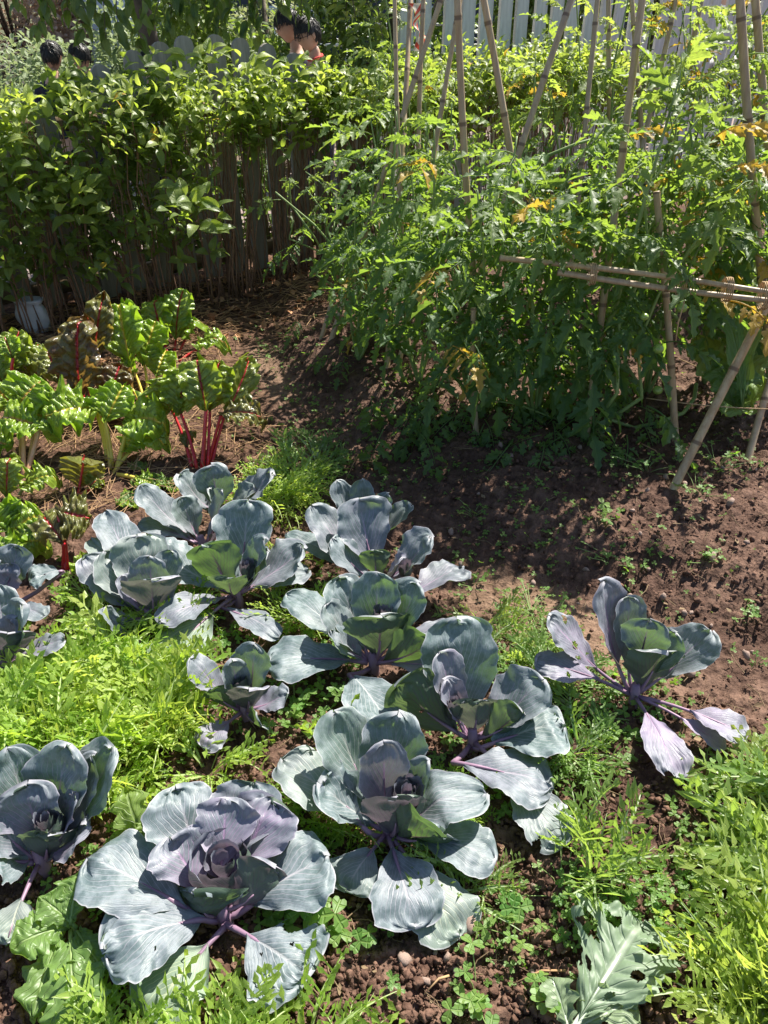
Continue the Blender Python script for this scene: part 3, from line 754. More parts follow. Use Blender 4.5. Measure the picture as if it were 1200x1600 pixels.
cabbage((372, 950), 'wide cabbage with a bright green front leaf and pink stalks left of centre', [
    (245, 852, .17, .15, D(cup=.4, pu=.15)), (325, 850, .18, .15, D(cup=.5, gr=.5, pu=.2, bend=-.06)), (408, 843, .21, .10, D(cup=.8, pu=.3)),
    (415, 862, .18, .09, D(cup=.8, pu=.4)), (470, 852, .16, .14, D(cup=.6, pu=.5)), (482, 888, .1, .10, D(cup=.3, p=.2)),
    (386, 782, .24, .155, D(cup=.6, pu=.1)), (250, 968, .10, .10, D(cup=.5, pu=.5)), (436, 992, .05, .075, D(cup=.3, b=(345, 950), bz=.05, p=.12)),
    (250, 1040, .02, .13, D(cup=.1, gr=.8, pu=.1, p=.28)), (355, 900, .15, .10, D(cup=1, pu=.5, bend=-.1))], hearts=((385, 880, .14, .02, .07),))
cabbage((318, 872), 'smaller cabbage with a folded purple leaf behind the green fronted one', [
    (222, 758, .21, .10, D(cup=.5)), (216, 815, .12, .08, D(cup=.3)), (285, 778, .18, .085, D(cup=.8, gr=.2)), (345, 766, .22, .08, D(cup=.8, pu=.6)), (350, 815, .15, .05, D(cup=1, pu=1))])
cabbage((348, 828), 'hindmost cabbage below the red stalked chard', [
    (283, 740, .19, .10, D(cup=.5, pu=.3)), (332, 731, .21, .11, D(cup=.6)), (420, 738, .2, .15, D(cup=.6, pu=.6)), (330, 765, .15, .07, D(cup=.8, gr=.4)), (390, 762, .15, .10, D(cup=.9, gr=.3))])
cabbage((238, 988), 'purple centred cabbage with pink edged left leaves on the left side', [
    (135, 868, .17, .115, D(cup=.5, pu=.6)), (165, 862, .185, .11, D(cup=.5, gr=.4, pu=.4)), (215, 838, .21, .14, D(cup=.6, gr=.4)), (232, 872, .2, .10, D(cup=.9, pu=.5)),
    (236, 902, .18, .14, D(cup=.7, pu=.9, bend=-.06)), (192, 900, .15, .06, D(cup=.8, pu=1)), (264, 862, .19, .09, D(cup=.6, pu=.4)),
    (168, 948, .12, .085, D(cup=.3, b=(210, 1012), bz=.03, p=0, pu=.5)), (128, 975, .04, .09, D(cup=.2)),
    (165, 795, .19, .10, D(cup=.5)), (142, 838, .16, .07, D(cup=.7, gr=.5))], hearts=((228, 880, .15, .02, .06),))
cabbage((15, 968), 'cabbage cut by the left edge with one round leaf holed near its middle', [
    (22, 855, .18, .11, D(cup=.6, pu=.5)), (10, 885, .14, .09, D(cup=.9, pu=.9)), (-30, 880, .16, .1),
    (45, 905, .11, .095, D(b=(100, 892), bz=.1, p=.1, cup=.3, pu=.15, h=((.5, .5, .035),))), (70, 960, .05, .06)])
cabbage((14, 1062), 'violet cabbage cut by the left edge above the bright frizzy greens', [
    (-5, 915, .19, .1, D(cup=.5, pu=.3)), (28, 948, .2, .12, D(cup=.7, pu=.3)), (20, 968, .16, .08, D(cup=1.1, pu=.9)), (12, 988, .16, .115, D(cup=.8, pu=1., bend=-.08)),
    (100, 998, .08, .07, D(cup=.3, pu=.8)), (5, 1075, .02, .07, D(cup=.2, pu=.6))])
cabbage((385, 1132), 'small young cabbage among the greens in the middle left', [
    (300, 1028, .16, .07, D(cup=.5, pu=.7)), (395, 1010, .2, .095, D(cup=.8, pu=.4)), (365, 1035, .18, .06, D(cup=1, pu=.6)), (332, 1075, .12, .07, D(cup=.8, gr=.3, bend=-.1)),
    (388, 1072, .14, .09, D(cup=.9, pu=.9, bend=-.08)), (445, 1082, .1, .075, D(cup=.5, pu=.7)), (412, 1130, .05, .07, D(cup=.9, gr=.3, bend=-.1)),
    (316, 1165, .03, .075, D(cup=.25, pu=.9, p=.3))], hearts=((372, 1058, .13, .018, .06),))
cabbage((72, 1368), 'dark leaved cabbage at the lower left edge with pink inner ribs', [
    (12, 1172, .22, .11, D(cup=.5, pu=.2)), (96, 1172, .24, .13, D(cup=.7, pu=.3)), (168, 1170, .24, .115, D(cup=.6, pu=.3)), (140, 1182, .22, .09, D(cup=.6, pu=.5)),
    (40, 1238, .19, .12, D(cup=1, pu=.7)), (112, 1240, .18, .08, D(cup=1, pu=1)), (132, 1290, .14, .11, D(cup=.8, pu=.8)), (75, 1300, .13, .1, D(cup=1.1, pu=.6, bend=-.1)),
    (-8, 1330, .12, .13, D(cup=.6, pu=.2)), (-10, 1275, .17, .10), (10, 1470, .03, .10, D(cup=.2, gr=.6, pu=.3, p=.5))], hearts=((70, 1275, .15, .025, .07),))
cabbage((985, 1108), 'lone violet cabbage on the bare soil at the right with chewed leaves', [
    (948, 912, .32, .11, D(cup=.85, pu=.9, p=.2)), (985, 935, .27, .08, D(cup=.9, pu=.6, p=.2)), (1035, 1012, .18, .14, D(cup=.5, gr=.3, pu=.6, bend=-.04)),
    (860, 962, .2, .10, D(cup=.4, pu=.8, p=.35, h=((.5, .45, .05), (.2, .3, .04), (.85, .75, .05)))), (838, 1032, .13, .09, D(cup=.3, pu=.9, p=.35, h=((.3, .5, .04),))),
    (1108, 985, .19, .12, D(cup=.5, pu=.4, p=.25)), (1015, 972, .24, .10, D(cup=.8, pu=.4, p=.3)), (1055, 990, .2, .08, D(cup=.8, pu=.3, p=.3)),
    (1168, 1148, .05, .085, D(cup=.35, pu=.8, p=.48)), (1135, 1168, .02, .05, D(cup=.3, pu=.9, p=.48)),
    (1062, 1215, .03, .085, D(cup=.2, pu=1, p=.2, h=((.9, .95, .06), (.3, 1.0, .05))))])
print('objects after cabbages', len(bpy.data.objects))

# ------------------------------------------------------------------ chard
def chard(base, label, leaves, kind='red', mat=None):
    """leaves: (stalk foot px, blade foot px+z, tip px+z, width, options)"""
    g = gat(*base); o = thing('chard_plant', label, 'chard', g)
    for k, lf in enumerate(leaves):
        (fx, fy), (bx, by, bz), (tx, ty, tz), w_ = lf[:4]; d = lf[4] if len(lf) > 4 else {}
        A = at(fx, fy, g[2]+.005)-g; Bq = at(bx, by, g[2]+bz)-g; T = at(tx, ty, g[2]+tz)-g
        out = T-A; ax = nrm(T-Bq); up = np.array([0, 0, 1.])
        N = d.get('n')
        if N is None:
            N = up-ax*ax[2]; N = nrm(N)+np.array([0, -.35, 0])
        kd = d.get('k', kind); st = dict(red=M_RED, yellow=M_YEL, orange=M_ORA, green=M_GSTEM)[kd]
        col = (d.get('br', 0), {'red': 0, 'yellow': 1, 'orange': .6, 'green': 1}[kd], 0, 1)
        w_ = w_*1.5; V, F, UV, P, s = blade(Bq, T, w_, N, d.get('bend', .10), d.get('cup', .35), 0.0, d.get('ruf', .13), nu=24, nv=44, seed=int(tx*3+ty), puck=d.get('pk', .10), prof='chard', serr=.05, tipcurl=d.get('tc', .45), wav=1.7)
        lo = link('leaf', mk_mesh('leaf', V, F, M_CHARD, UV), o, None, col)
        if d.get('lab'): lo['label'] = d['lab']
        mid = (A+Bq)/2+np.array([(A-Bq)[0]*.12, .015, 0])
        tt = np.linspace(0, 1, 8)[:, None]; P1 = (1-tt)**2*A+2*tt*(1-tt)*mid+tt**2*Bq
        Nn = nrm(N-ax*np.dot(N, ax)); n = len(P)
        P2 = P[1:int(n*.75)]-Nn*.003
        pts = np.concatenate([P1, P2]); r0 = d.get('r', .0085)*.78
        rad = np.concatenate([np.linspace(r0, r0*.75, 8), np.linspace(r0*.7, .0015, len(P2))])
        V, F, UV = tube(pts, rad, 8)
        link('stalk', mk_mesh('stalk', V, F, st, UV), lo)
    return o
chard((312, 732), 'chard with tall crimson stalks and dark green blades behind the cabbages', [
    ((300, 733), (268, 640, .16), (262, 580, .30), .13, D(br=.25, n=(-.3, -1, .2), cup=.5, tc=.3)),
    ((308, 735), (282, 645, .17), (290, 560, .34), .12, D(br=.2, n=(.1, -1, .3), cup=.5)),
    ((316, 735), (322, 640, .2), (305, 545, .38), .12, D(br=.3, n=(.2, -1, .3), cup=.6, r=.011)),
    ((324, 733), (328, 640, .18), (345, 552, .35), .12, D(br=.3, n=(0, -1, .3), cup=.4)),
    ((330, 730), (350, 652, .15), (395, 545, .33), .09, D(br=.45, n=(.3, -.8, .2), cup=.8)),
    ((326, 728), (345, 650, .17), (422, 655, .16), .085, D(br=.8, cup=.3, bend=.12)),
    ((300, 728), (292, 700, .06), (298, 668, .1), .05, D(br=.6))], 'red')
chard((178, 742), 'yellow stalked chard with a big glossy bright green leaf', [
    ((168, 700+20), (150, 642, .14), (52, 655, .17), .17, D(n=(.1, -.5, 1), bend=.10, cup=.3, r=.012)),
    ((182, 735), (202, 660, .13), (268, 665, .15), .14, D(n=(.0, -.6, .9), bend=.18, cup=.3, r=.012)),
    ((176, 730), (165, 660, .15), (200, 590, .26), .10, D(n=(.1, -1, .3), cup=.5)),
    ((172, 735), (160, 650, .14), (175, 600, .22), .10, D(n=(-.1, -1, .3))),
    ((180, 742), (215, 748, .04), (240, 756, .03), .05, D(r=.011)),
    ((176, 740), (220, 690, .07), (262, 690, .10), .09, {}), ((176, 745), (200, 705, .04), (225, 668, .12), .10, {})], 'yellow')
chard((38, 742), 'orange stalked chard beside the left edge', [
    ((42, 742), (62, 668, .13), (-10, 650, .2), .12, D(n=(.1, -.6, 1), r=.012)),
    ((36, 745), (32, 640, .17), (75, 585, .26), .14, D(n=(-.1, -.7, .8), r=.011)),
    ((32, 740), (25, 640, .14), (-20, 600, .22), .12, D(br=.1)),
    ((30, 742), (20, 700, .08), (-30, 690, .1), .13, {}), ((40, 745), (55, 650, .13), (88, 668, .14), .10, D(bend=.1))], 'orange')
chard((132, 655), 'tall bronze purple chard with heavily crinkled leaves', [
    ((128, 655), (130, 615, .08), (122, 482, .40), .155, D(br=1, n=(0, -1, .35), pk=.13, cup=.4)),
    ((136, 640), (148, 560, .15), (162, 450, .42), .095, D(br=.85, n=(.2, -1, .3), pk=.13)),
    ((140, 655), (170, 630, .06), (190, 560, .2), .11, D(br=1, n=(.2, -1, .3), pk=.13)),
    ((120, 650), (95, 600, .1), (72, 540, .2), .12, D(br=.6, pk=.12)),
    ((140, 660), (165, 650, .05), (205, 615, .11), .10, D(br=.9, pk=.13))], 'red')
chard((225, 632), 'bright green chard with an upright curly leaf and yellow stalk', [
    ((226, 632), (205, 572, .12), (186, 455, .37), .14, D(n=(.1, -1, .3), pk=.12)),
    ((232, 632), (225, 570, .1), (248, 490, .27), .13, D(n=(0, -1, .35), pk=.12)),
    ((240, 635), (245, 590, .06), (262, 540, .15), .11, D(n=(0, -1, .35))),
    ((220, 635), (200, 600, .06), (178, 560, .14), .10, {})], 'yellow')
chard((262, 560), 'shaded blue green chard at the foot of the hedge', [
    ((262, 560), (255, 530, .05), (240, 455, .25), .12, D(n=(0, -1, .3))), ((270, 560), (275, 530, .05), (288, 440, .27), .11, D(n=(0, -1, .3))),
    ((275, 562), (290, 530, .05), (312, 495, .15), .11, {}), ((280, 565), (310, 545, .03), (355, 530, .10), .10, {})], 'red')
chard((18, 645), 'mottled chard with scarlet stalks at the far left', [
    ((14, 640), (12, 590, .1), (35, 505, .27), .12, D(br=.35, n=(0, -1, .3))), ((20, 640), (25, 585, .1), (70, 530, .2), .13, D(br=.4)),
    ((24, 642), (50, 600, .06), (85, 560, .14), .12, D(br=.5)), ((10, 645), (5, 600, .1), (-25, 545, .2), .12, D(br=.1)), ((12, 640), (20, 560, .2), (5, 520, .28), .08, D(r=.011))], 'red')
chard((18, 860), 'low chard with a broad sunlit yellow green leaf at the left edge', [
    ((18, 855), (20, 835, .05), (75, 800, .1), .13, D(n=(0, -.5, 1))), ((10, 860), (10, 830, .06), (-25, 790, .12), .13, {}),
    ((16, 860), (30, 850, .05), (80, 850, .06), .10, {}), ((14, 862), (-5, 850, .05), (10, 880, .04), .10, {}),
    ((8, 800), (12, 775, .05), (18, 702, .18), .085, D(br=.3, n=(0, -1, .3), k='red')), ((22, 790), (35, 765, .05), (95, 740, .09), .085, D(br=.1))], 'green')
chard((100, 892), 'chard with a thick crimson rib under a bronze drooping leaf', [
    ((104, 895), (92, 805, .15), (150, 812, .12), .13, D(br=.75, n=(0, -.4, 1), r=.012, cup=-.3, bend=.1)),
    ((98, 893), (100, 850, .1), (62, 800, .12), .09, D(br=.8, cup=-.2)),
    ((110, 894), (128, 868, .06), (150, 905, .03), .07, D(br=.1))], 'red')
chard((122, 770), 'small translucent olive chard leaf plant with dark red rib', [
    ((122, 772), (124, 762, .02), (133, 700, .15), .12, D(br=.7, n=(0, .9, .5), cup=.15, pk=.05, ruf=.03)),
    ((126, 775), (140, 765, .02), (160, 745, .04), .06, D(br=.4))], 'red')
def lettuce(px, py, r, n, label, seed):
    g = gat(px, py); o = thing('lettuce', label, 'lettuce', g); rr = np.random.default_rng(seed)
    for k in range(n):
        a = k*2.4+rr.random(); e = .25+.5*(k/n); d = np.array([math.cos(a)*math.cos(e), math.sin(a)*math.cos(e), math.sin(e)])
        V, F, UV, P, s = blade(d*.008, d*r*(.7+.4*rr.random())*(1-.3*k/n), r*.85, np.array([0, 0, 1.])-d*.3, .08, .4, 0, .14, 14, 20, seed*9+k, puck=.10, prof='chard', serr=.1, wav=2)
        link('leaf', mk_mesh('leaf', V, F, M_TURN, UV), o, None, (0, 0, .35, 1))
lettuce(240, 765, .085, 9, 'small crinkled green lettuce beside the yellow stalked chard', 3)
lettuce(205, 790, .07, 8, 'smallest curly lettuce just above the cabbages', 4)
lettuce(272, 765, .055, 7, 'little lettuce seedling left of the crimson stalks', 5)
lettuce(215, 735, .05, 6, 'lettuce tucked against the foot of the yellow stalks', 6)

# ------------------------------------------------------------------ feathery salad greens
def frond(seed, L=1.0, lobes=9, lw=.11, ll=.17, sw=.018, start=.3, arch=.35, skip=.22):
    r = np.random.default_rng(seed); V = []; F = []; U = []
    n = 14; S_ = np.linspace(0, 1, n)
    side = (r.random()-.5)*.9
    P = np.stack([side*S_**2, S_*(1-.12*S_), arch*(S_*1.0-1.15*S_**2)], 1)*L
    for i, s in enumerate(S_):
        w_ = sw*(1.1-.75*s)*L*(1+1.1*math.sin(math.pi*s)**2*(s > start*.7))
        V += [P[i]+[-w_, 0, .25*w_], P[i]+[0, 0, -.3*w_], P[i]+[w_, 0, .25*w_]]; U += [(.47, s), (.5, s), (.53, s)]
    for i in range(n-1):
        a = i*3; F += [[a, a+1, a+4, a+3], [a+1, a+2, a+5, a+4]]
    T3 = []
    for k in range(lobes):
        s = start+(1-start)*(k+.3+.4*r.random())/lobes
        i = min(n-2, int(s*(n-1))); f = s*(n-1)-i; c = P[i]*(1-f)+P[i+1]*f
        for sd in (-1, 1):
            if r.random() < skip: continue
            size = (.6+.9*r.random())*ll*L*(.35+1.0*math.sin(math.pi*min(1, (s-start)/(1-start)*.75+.2)))*(.75+.5*r.random())
            ang = R(38+18*r.random()); dirv = np.array([sd*math.sin(ang), math.cos(ang), (r.random()-.3)*1.3])
            dn = np.array([-sd*math.cos(ang)*0, 1, 0])
            b0 = c-np.array([0, lw*.30*L, 0]); b1 = c+np.array([0, lw*.30*L, 0])
            m1 = c+dirv*size*.55+np.array([sd*-.02, -.22*lw, 0])*L; m2 = c+dirv*size*.5+np.array([-sd*.25*lw, .30*lw, .01])*L
            tp = c+dirv*size+np.array([0, .1*size, -.12*size])
            t1 = c+dirv*size*.62+np.array([sd*.45*lw, -.25*lw, 0])*L
            t2 = c+dirv*size*.55+np.array([-sd*.1*lw, .75*lw, .01])*L
            o = len(V); V += [b0, b1, m1, m2, tp, t1, t2]; U += [(.45, s), (.45, s), (.2, s), (.2, s), (.0, s), (.05, s), (.05, s)]
            T3 += [[o, o+2, o+3], [o, o+3, o+1], [o+2, o+4, o+3], [o+2, o+5, o+4], [o+3, o+4, o+6]]
    return np.array(V), [np.array(F), np.array(T3)], np.array(U)
FR_T = [frond(k, 1, 8+k % 3, .060, .15, .014, .25, .30+.14*(k % 4)) for k in range(8)]
FR = [mk_mesh('frond', *[f[0], f[1]], M_MIZ, f[2], smooth=False) for f in FR_T]
FRM_T = [frond(20+k, 1, 8+k % 3, .052, .16, .018, .30, .34+.14*(k % 3), .15) for k in range(6)]
FRM = [mk_mesh('frond', f[0], f[1], M_MIZM, f[2], smooth=False) for f in FRM_T]
FINE_T = [frond(40+k, 1, 5, .05, .10, .010, .35, .5) for k in range(4)]
FINE = [mk_mesh('frond', f[0], f[1], M_MIZ, f[2], smooth=False) for f in FINE_T]
def frond_M(r, L, lean, up=(6, 42)):
    a = r.random()*6.283; el = R(up[0]+(up[1]-up[0])*r.random())
    d = np.array([math.cos(a)*math.cos(el), math.sin(a)*math.cos(el), math.sin(el)])+np.array([lean[0], lean[1], 0])*.8
    return orient((math.cos(a)*.012, math.sin(a)*.012, .0), d, (RNG.normal()*.35, RNG.normal()*.35, 1), L*(.7+.5*r.random()))
def greens(px, py, L, n, label, group, meshes, lean=(0, 0), young=.3, up=(6, 42), seed=0):
    g = gat(px, py); g[2] += .012; o = thing('salad_plant', label, 'salad greens', g, group); r = np.random.default_rng(seed+int(px*31+py)); L = L*(.7+.55*r.random()); young = young*(.35+.8*r.random()); n = int(n*(.7+.5*r.random()))
    for k in range(n):
        link('leaf', meshes[int(r.integers(len(meshes)))], o, frond_M(r, L, lean, up), (.7 if r.random() < .006 else 0, 0, young*(.4+r.random()), 1))
    return o
def region(count, x0, y0, x1, y1, **kw):
    r = np.random.default_rng(int(x0+y0)+5)
    for i in range(count):
        u_ = r.random()*6.283; q = math.sqrt(r.random())
        gx, gy = (x0+x1)/2+(x1-x0)/2*q*math.cos(u_), (y0+y1)/2+(y1-y0)/2*q*math.sin(u_)
        if any(math.hypot(gx-a, (gy-b_)*1.2) < 30 or (abs(gx-a) < 30 and 0 < gy-b_ < 45) for a, b_ in LOWTIPS): continue
        greens(gx, gy, **kw)
region(46, -20, 1030, 290, 1250, L=.165, n=17, label='bright yellow green frizzy mizuna in the sunny patch left of the small young cabbage', group='mizuna in the left sunny patch', meshes=FR, lean=(-.25, -.1), young=.9, seed=1)
region(8, 280, 1140, 440, 1220, L=.13, n=20, label='yellow green frizzy mizuna between the small young cabbage and the largest one', group='mizuna behind the largest cabbage', meshes=FR, lean=(-.1, 0), young=.75, seed=2)
region(6, 40, 1590, 240, 1710, L=.13, n=18, label='frizzy mizuna at the bottom left corner beside the turnip leaves', group='mizuna at the bottom left corner', meshes=FR, lean=(.1, 0), young=.6, seed=3)
region(8, 300, 1650, 560, 1760, L=.13, n=18, label='frizzy mizuna along the bottom edge under the largest cabbage', group='mizuna along the bottom edge', meshes=FR, lean=(.1, .1), young=.7, seed=4)
region(11, 60, 930, 330, 1010, L=.14, n=22, label='dark shaded mizuna below the purple centred cabbage', group='mizuna below the purple centred cabbage', meshes=FINE+FR[:3], lean=(-.1, 0), young=.3, seed=5)
region(9, 400, 860, 545, 1010, L=.13, n=24, label='fine stalked greens between the two columns of cabbages', group='greens between the cabbage columns', meshes=FINE, lean=(.1, -.1), young=.8, seed=6)
region(9, 400, 745, 495, 830, L=.15, n=34, label='soft fine bright greens beside the hindmost cabbage', group='fine greens beside the hindmost cabbage', meshes=FINE, lean=(.1, -.2), young=1, seed=7)
region(4, 430, 715, 510, 760, L=.13, n=14, label='dark lobed greens at the edge of the shaded slope', group='dark lobed greens at the slope', meshes=FRM, lean=(.2, 0), young=0, seed=8)
region(10, 810, 1040, 950, 1200, L=.12, n=18, label='dark serrated greens in the shade under the lone violet cabbage', group='greens under the lone cabbage', meshes=FRM, lean=(-.15, -.1), young=.05, seed=9)
region(6, 740, 960, 880, 1060, L=.10, n=18, label='pale frilly greens between the round back leaf and the lone cabbage', group='greens left of the lone cabbage', meshes=FRM, young=.5, seed=10)
greens(925, 1375, .15, 26, 'single bushy clump of serrated greens in the bare soil', None, FRM, (0, .1), .45, (35, 75), 11)
greens(560, 1225, .15, 9, 'tall feathery seedling growing up through the dark hearted cabbage', None, FR, (-.1, .2), .7, (60, 85), 12)
region(12, 1150, 1230, 1330, 1520, L=.20, n=12, label='pale stemmed serrated greens filling the right edge', group='serrated greens at the right edge', meshes=FRM, lean=(-.35, .1), young=.8, seed=13)
region(7, 1160, 1500, 1300, 1700, L=.19, n=16, label='tall feathery greens with pale ribs in the bottom right corner', group='greens in the bottom right corner', meshes=FRM, lean=(-.25, .25), young=.9, up=(30, 75), seed=14)
region(7, 430, 1240, 600, 1330, L=.10, n=18, label='deep green frizzy salad in the shadow of the dark hearted cabbage', group='salad shaded by the dark hearted cabbage', meshes=FR, young=.3, seed=15)
region(7, 640, 1320, 800, 1420, L=.10, n=14, label='low lobed greens under the right leaves of the dark hearted cabbage', group='low greens right of the dark hearted cabbage', meshes=FRM, young=.3, seed=16)
region(6, 690, 1200, 780, 1290, L=.08, n=16, label='small yellow green mizuna between the two right hand cabbages', group='mizuna between the right cabbages', meshes=FR, young=.6, seed=17)

# ------------------------------------------------------------------ clover and seedlings
def heart_leaflet(w_=.9):
    V = [(0, 0, 0)]; n = 8
    prof = [(.18, .12), (.38, .42), (.48, .70), (.40, .93), (.20, 1.0), (0, .86)]
    Rr = [(x*w_, y, .10*x) for x, y in prof]; Lf = [(-x*w_, y, .10*x) for x, y in prof[:-1]]
    V = [(0, 0, 0), (0, .45, -.03)]+Rr+Lf
    T = [[1, 0, 2], [1, 2, 3], [1, 3, 4], [1, 4, 5], [1, 5, 6], [1, 6, 7], [1, 8, 0], [1, 9, 8], [1, 10, 9], [1, 11, 10], [1, 12, 11], [1, 7, 12]]
    U = [(.5+v[0]*.5/w_, v[1]) for v in V]
    return np.array(V, float), [np.array(T)], np.array(U)
def clover_leaf(stem=True, droop=.15):
    V0, F0, U0 = heart_leaflet(); out = []
    for k in range(3):
        a = k*2*math.pi/3; M = Matrix.Rotation(a, 4, 'Z') @ Matrix.Rotation(-droop, 4, 'X')
        A = np.array(M)[:3, :3]; out.append(((V0@A.T), F0, U0))
    return join(out)
CL_T = [clover_leaf(droop=d) for d in (-.15, .1, .3)]
CL = [mk_mesh('clover_leaf', V, F, M_CLOV, U, smooth=False) for V, F, U in CL_T]
def stem_piece(h): return tube([(0, 0, -h), (.06*h, .03*h, -h*.5), (0, 0, 0)], [.045, .04, .035], 4, False)
def clover(px, py, r, n, spread, label, group=None, seed=0):
    g = gat(px, py); o = thing('clover_plant', label, 'clover', g, group); rr = np.random.default_rng(seed+int(px*7+py*3))
    for k in range(n):
        x, y = rr.normal()*spread, rr.normal()*spread; h = r*(.9+1.6*rr.random())+.015; s = r*(.7+.5*rr.random())
        M = Matrix.Translation((x, y, h)) @ Euler((rr.normal()*.3, rr.normal()*.3, rr.random()*6)).to_matrix().to_4x4() @ Matrix.Scale(s, 4)
        lo = link('leaf', CL[k % 3], o, M, (0, 0, .5*rr.random(), 1))
        V, F, U = tube([(0, 0, 0), (x*.4, y*.6, h*.6), (x, y, h)], [.0012, .0011, .0009], 4, False)
        link('stem', mk_mesh('stem', V, F, M_GSTEM, U), o)
clover(505, 1455, .032, 5, .035, 'large leaved clover beside the right leaves of the biggest cabbage')
clover(548, 1490, .02, 4, .03, 'clover at the shaded edge of the bare soil')
clover(465, 1420, .022, 5, .03, 'clover peeping out under the right leaf of the biggest cabbage')
clover(745, 1565, .025, 8, .03, 'clover clump at the bottom of the bare soil patch')
clover(830, 1575, .024, 4, .02, 'clover with two big leaves left of the torn kale leaf')
clover(800, 1470, .02, 9, .03, 'sunlit yellowish clover in the middle of the bare soil patch')
clover(600, 1560, .012, 3, .015, 'tiny clover right of the bottom edge mizuna')
for px, py, r, n, s, lb in ((880, 1400, .016, 16, .05, 'leafy clover mat at the foot of the single bushy clump'), (920, 1465, .016, 12, .035, 'clover running down beside the torn kale leaf'),
        (1000, 1420, .017, 10, .04, 'clover between the bushy clump and the right edge greens'), (560, 1110, .02, 9, .04, 'shaded clover below the middle cabbage'),
        (460, 1130, .02, 10, .04, 'clover right of the small young cabbage'), (310, 1000, .018, 10, .04, 'clover beside the long pink stalked leaf'),
        (1000, 1130, .016, 9, .04, 'dark clover round the foot of the lone cabbage'), (940, 1140, .018, 10, .04, 'clover in the shadow left of the lone cabbage stem'),
        (1100, 1220, .018, 12, .05, 'sunlit seedlings below the lone cabbage'), (950, 880, .011, 12, .04, 'small weeds in the half shade behind the lone cabbage'),
        (940, 820, .02, 5, .03, 'bright clover alone on the dark soil'), (830, 960, .009, 30, .06, 'tiny pale clover on the trodden patch'), (865, 990, .009, 18, .05, 'tiny clover at the lower edge of the trodden patch'),
        (740, 920, .012, 9, .03, 'weeds by the lilac leaf at the path edge'), (740, 810, .012, 12, .03, 'small weeds in the deep shade right of the back cabbages'),
        (1100, 880, .012, 10, .03, 'weeds on the sunny crest below the bamboo foot'), (1165, 965, .013, 9, .025, 'weed rosette at the right edge of the bare soil'),
        (1120, 735, .017, 14, .05, 'clover right of the leaning bamboo foot'), (1090, 775, .015, 12, .05, 'clover in front of the leaning bamboo foot'), (1010, 740, .016, 12, .05, 'clover left of the leaning bamboo foot'),
        (1180, 1030+10, .01, 5, .02, 'sprout at the right edge level with the lone cabbage')):
    clover(px, py, r, n, s, lb)
def ground_cover():
    Ms = []; Mst = []
    def put(px, py, r, j):
        p = at(px, py, 0)
        if fence_dist(p[0], p[1]) > -.05: return
        if r > .008 and any(math.hypot(px-a, py-b_) < 22 for a, b_ in LOWTIPS): return
        x, y = p[0]+RNG.normal()*j, p[1]+RNG.normal()*j; h = r*(.6+1.5*RNG.random())+.012; z = G((x, y))
        Ms.append((int(RNG.integers(3)), Matrix.Translation((x, y, z+h)) @ Euler((RNG.normal()*.35, RNG.normal()*.35, RNG.random()*6)).to_matrix().to_4x4() @ Matrix.Scale(r*(.7+.5*RNG.random()), 4)))
        Mst.append((0, Matrix.Translation((x, y, z+h)) @ Matrix.Scale(h, 4) @ Matrix.Diagonal((.25, .25, 1, 1))))
    # weed patches on the shaded slope, in loose clusters
    cl = [(470, 620), (500, 660), (450, 690), (560, 650), (540, 700), (600, 720), (620, 760), (480, 560), (430, 560), (590, 560), (700, 700), (690, 760), (820, 810), (760, 860), (850, 870), (900, 860), (1000, 900), (960, 760), (1080, 700), (1160, 760), (650, 660), (410, 545), (350, 690), (520, 610), (480, 690)]
    for cx, cy in cl:
        for _ in range(26): put(cx+RNG.normal()*26, cy+RNG.normal()*17, .006+.007*RNG.random(), .02)
    for _ in range(700): put(380+RNG.random()*800, 540+RNG.random()*560, .004+.006*RNG.random(), .01)
    for x0, y0, x1, y1, n, r in ((250, 1000, 560, 1180, 330, .013), (380, 1330, 620, 1480, 120, .014), (60, 900, 340, 1040, 200, .012), (640, 1160, 800, 1330, 120, .011), (820, 1040, 1060, 1220, 220, .012), (870, 1370, 1080, 1500, 190, .012), (1050, 1140, 1200, 1420, 220, .012), (700, 1400, 900, 1600, 60, .009), (40, 1230, 260, 1500, 200, .013), (300, 900, 560, 1060, 120, .012), (-10, 1000, 320, 1260, 300, .012), (690, 930, 900, 1010, 90, .007), (200, 600, 420, 780, 60, .009)):
        for _ in range(n): put(x0+(x1-x0)*RNG.random(), y0+(y1-y0)*RNG.random(), r*(.6+.7*RNG.random()), .01)
    V, F, U = scatter(CL_T, Ms)
    o = link('ground_cover', mk_mesh('ground_cover', V, F, M_CLOV, U, smooth=False), None, None, (0, 0, .25, 1))
    tag(o, 'low clover and weed seedlings spread over the soil', 'weeds', kind='stuff')
    V, F, U = scatter([stem_piece(1.0)], Mst)
    link('stems', mk_mesh('stems', V, F, M_GSTEM, U), o)
    o.children[0]['kind'] = 'stuff'
ground_cover()

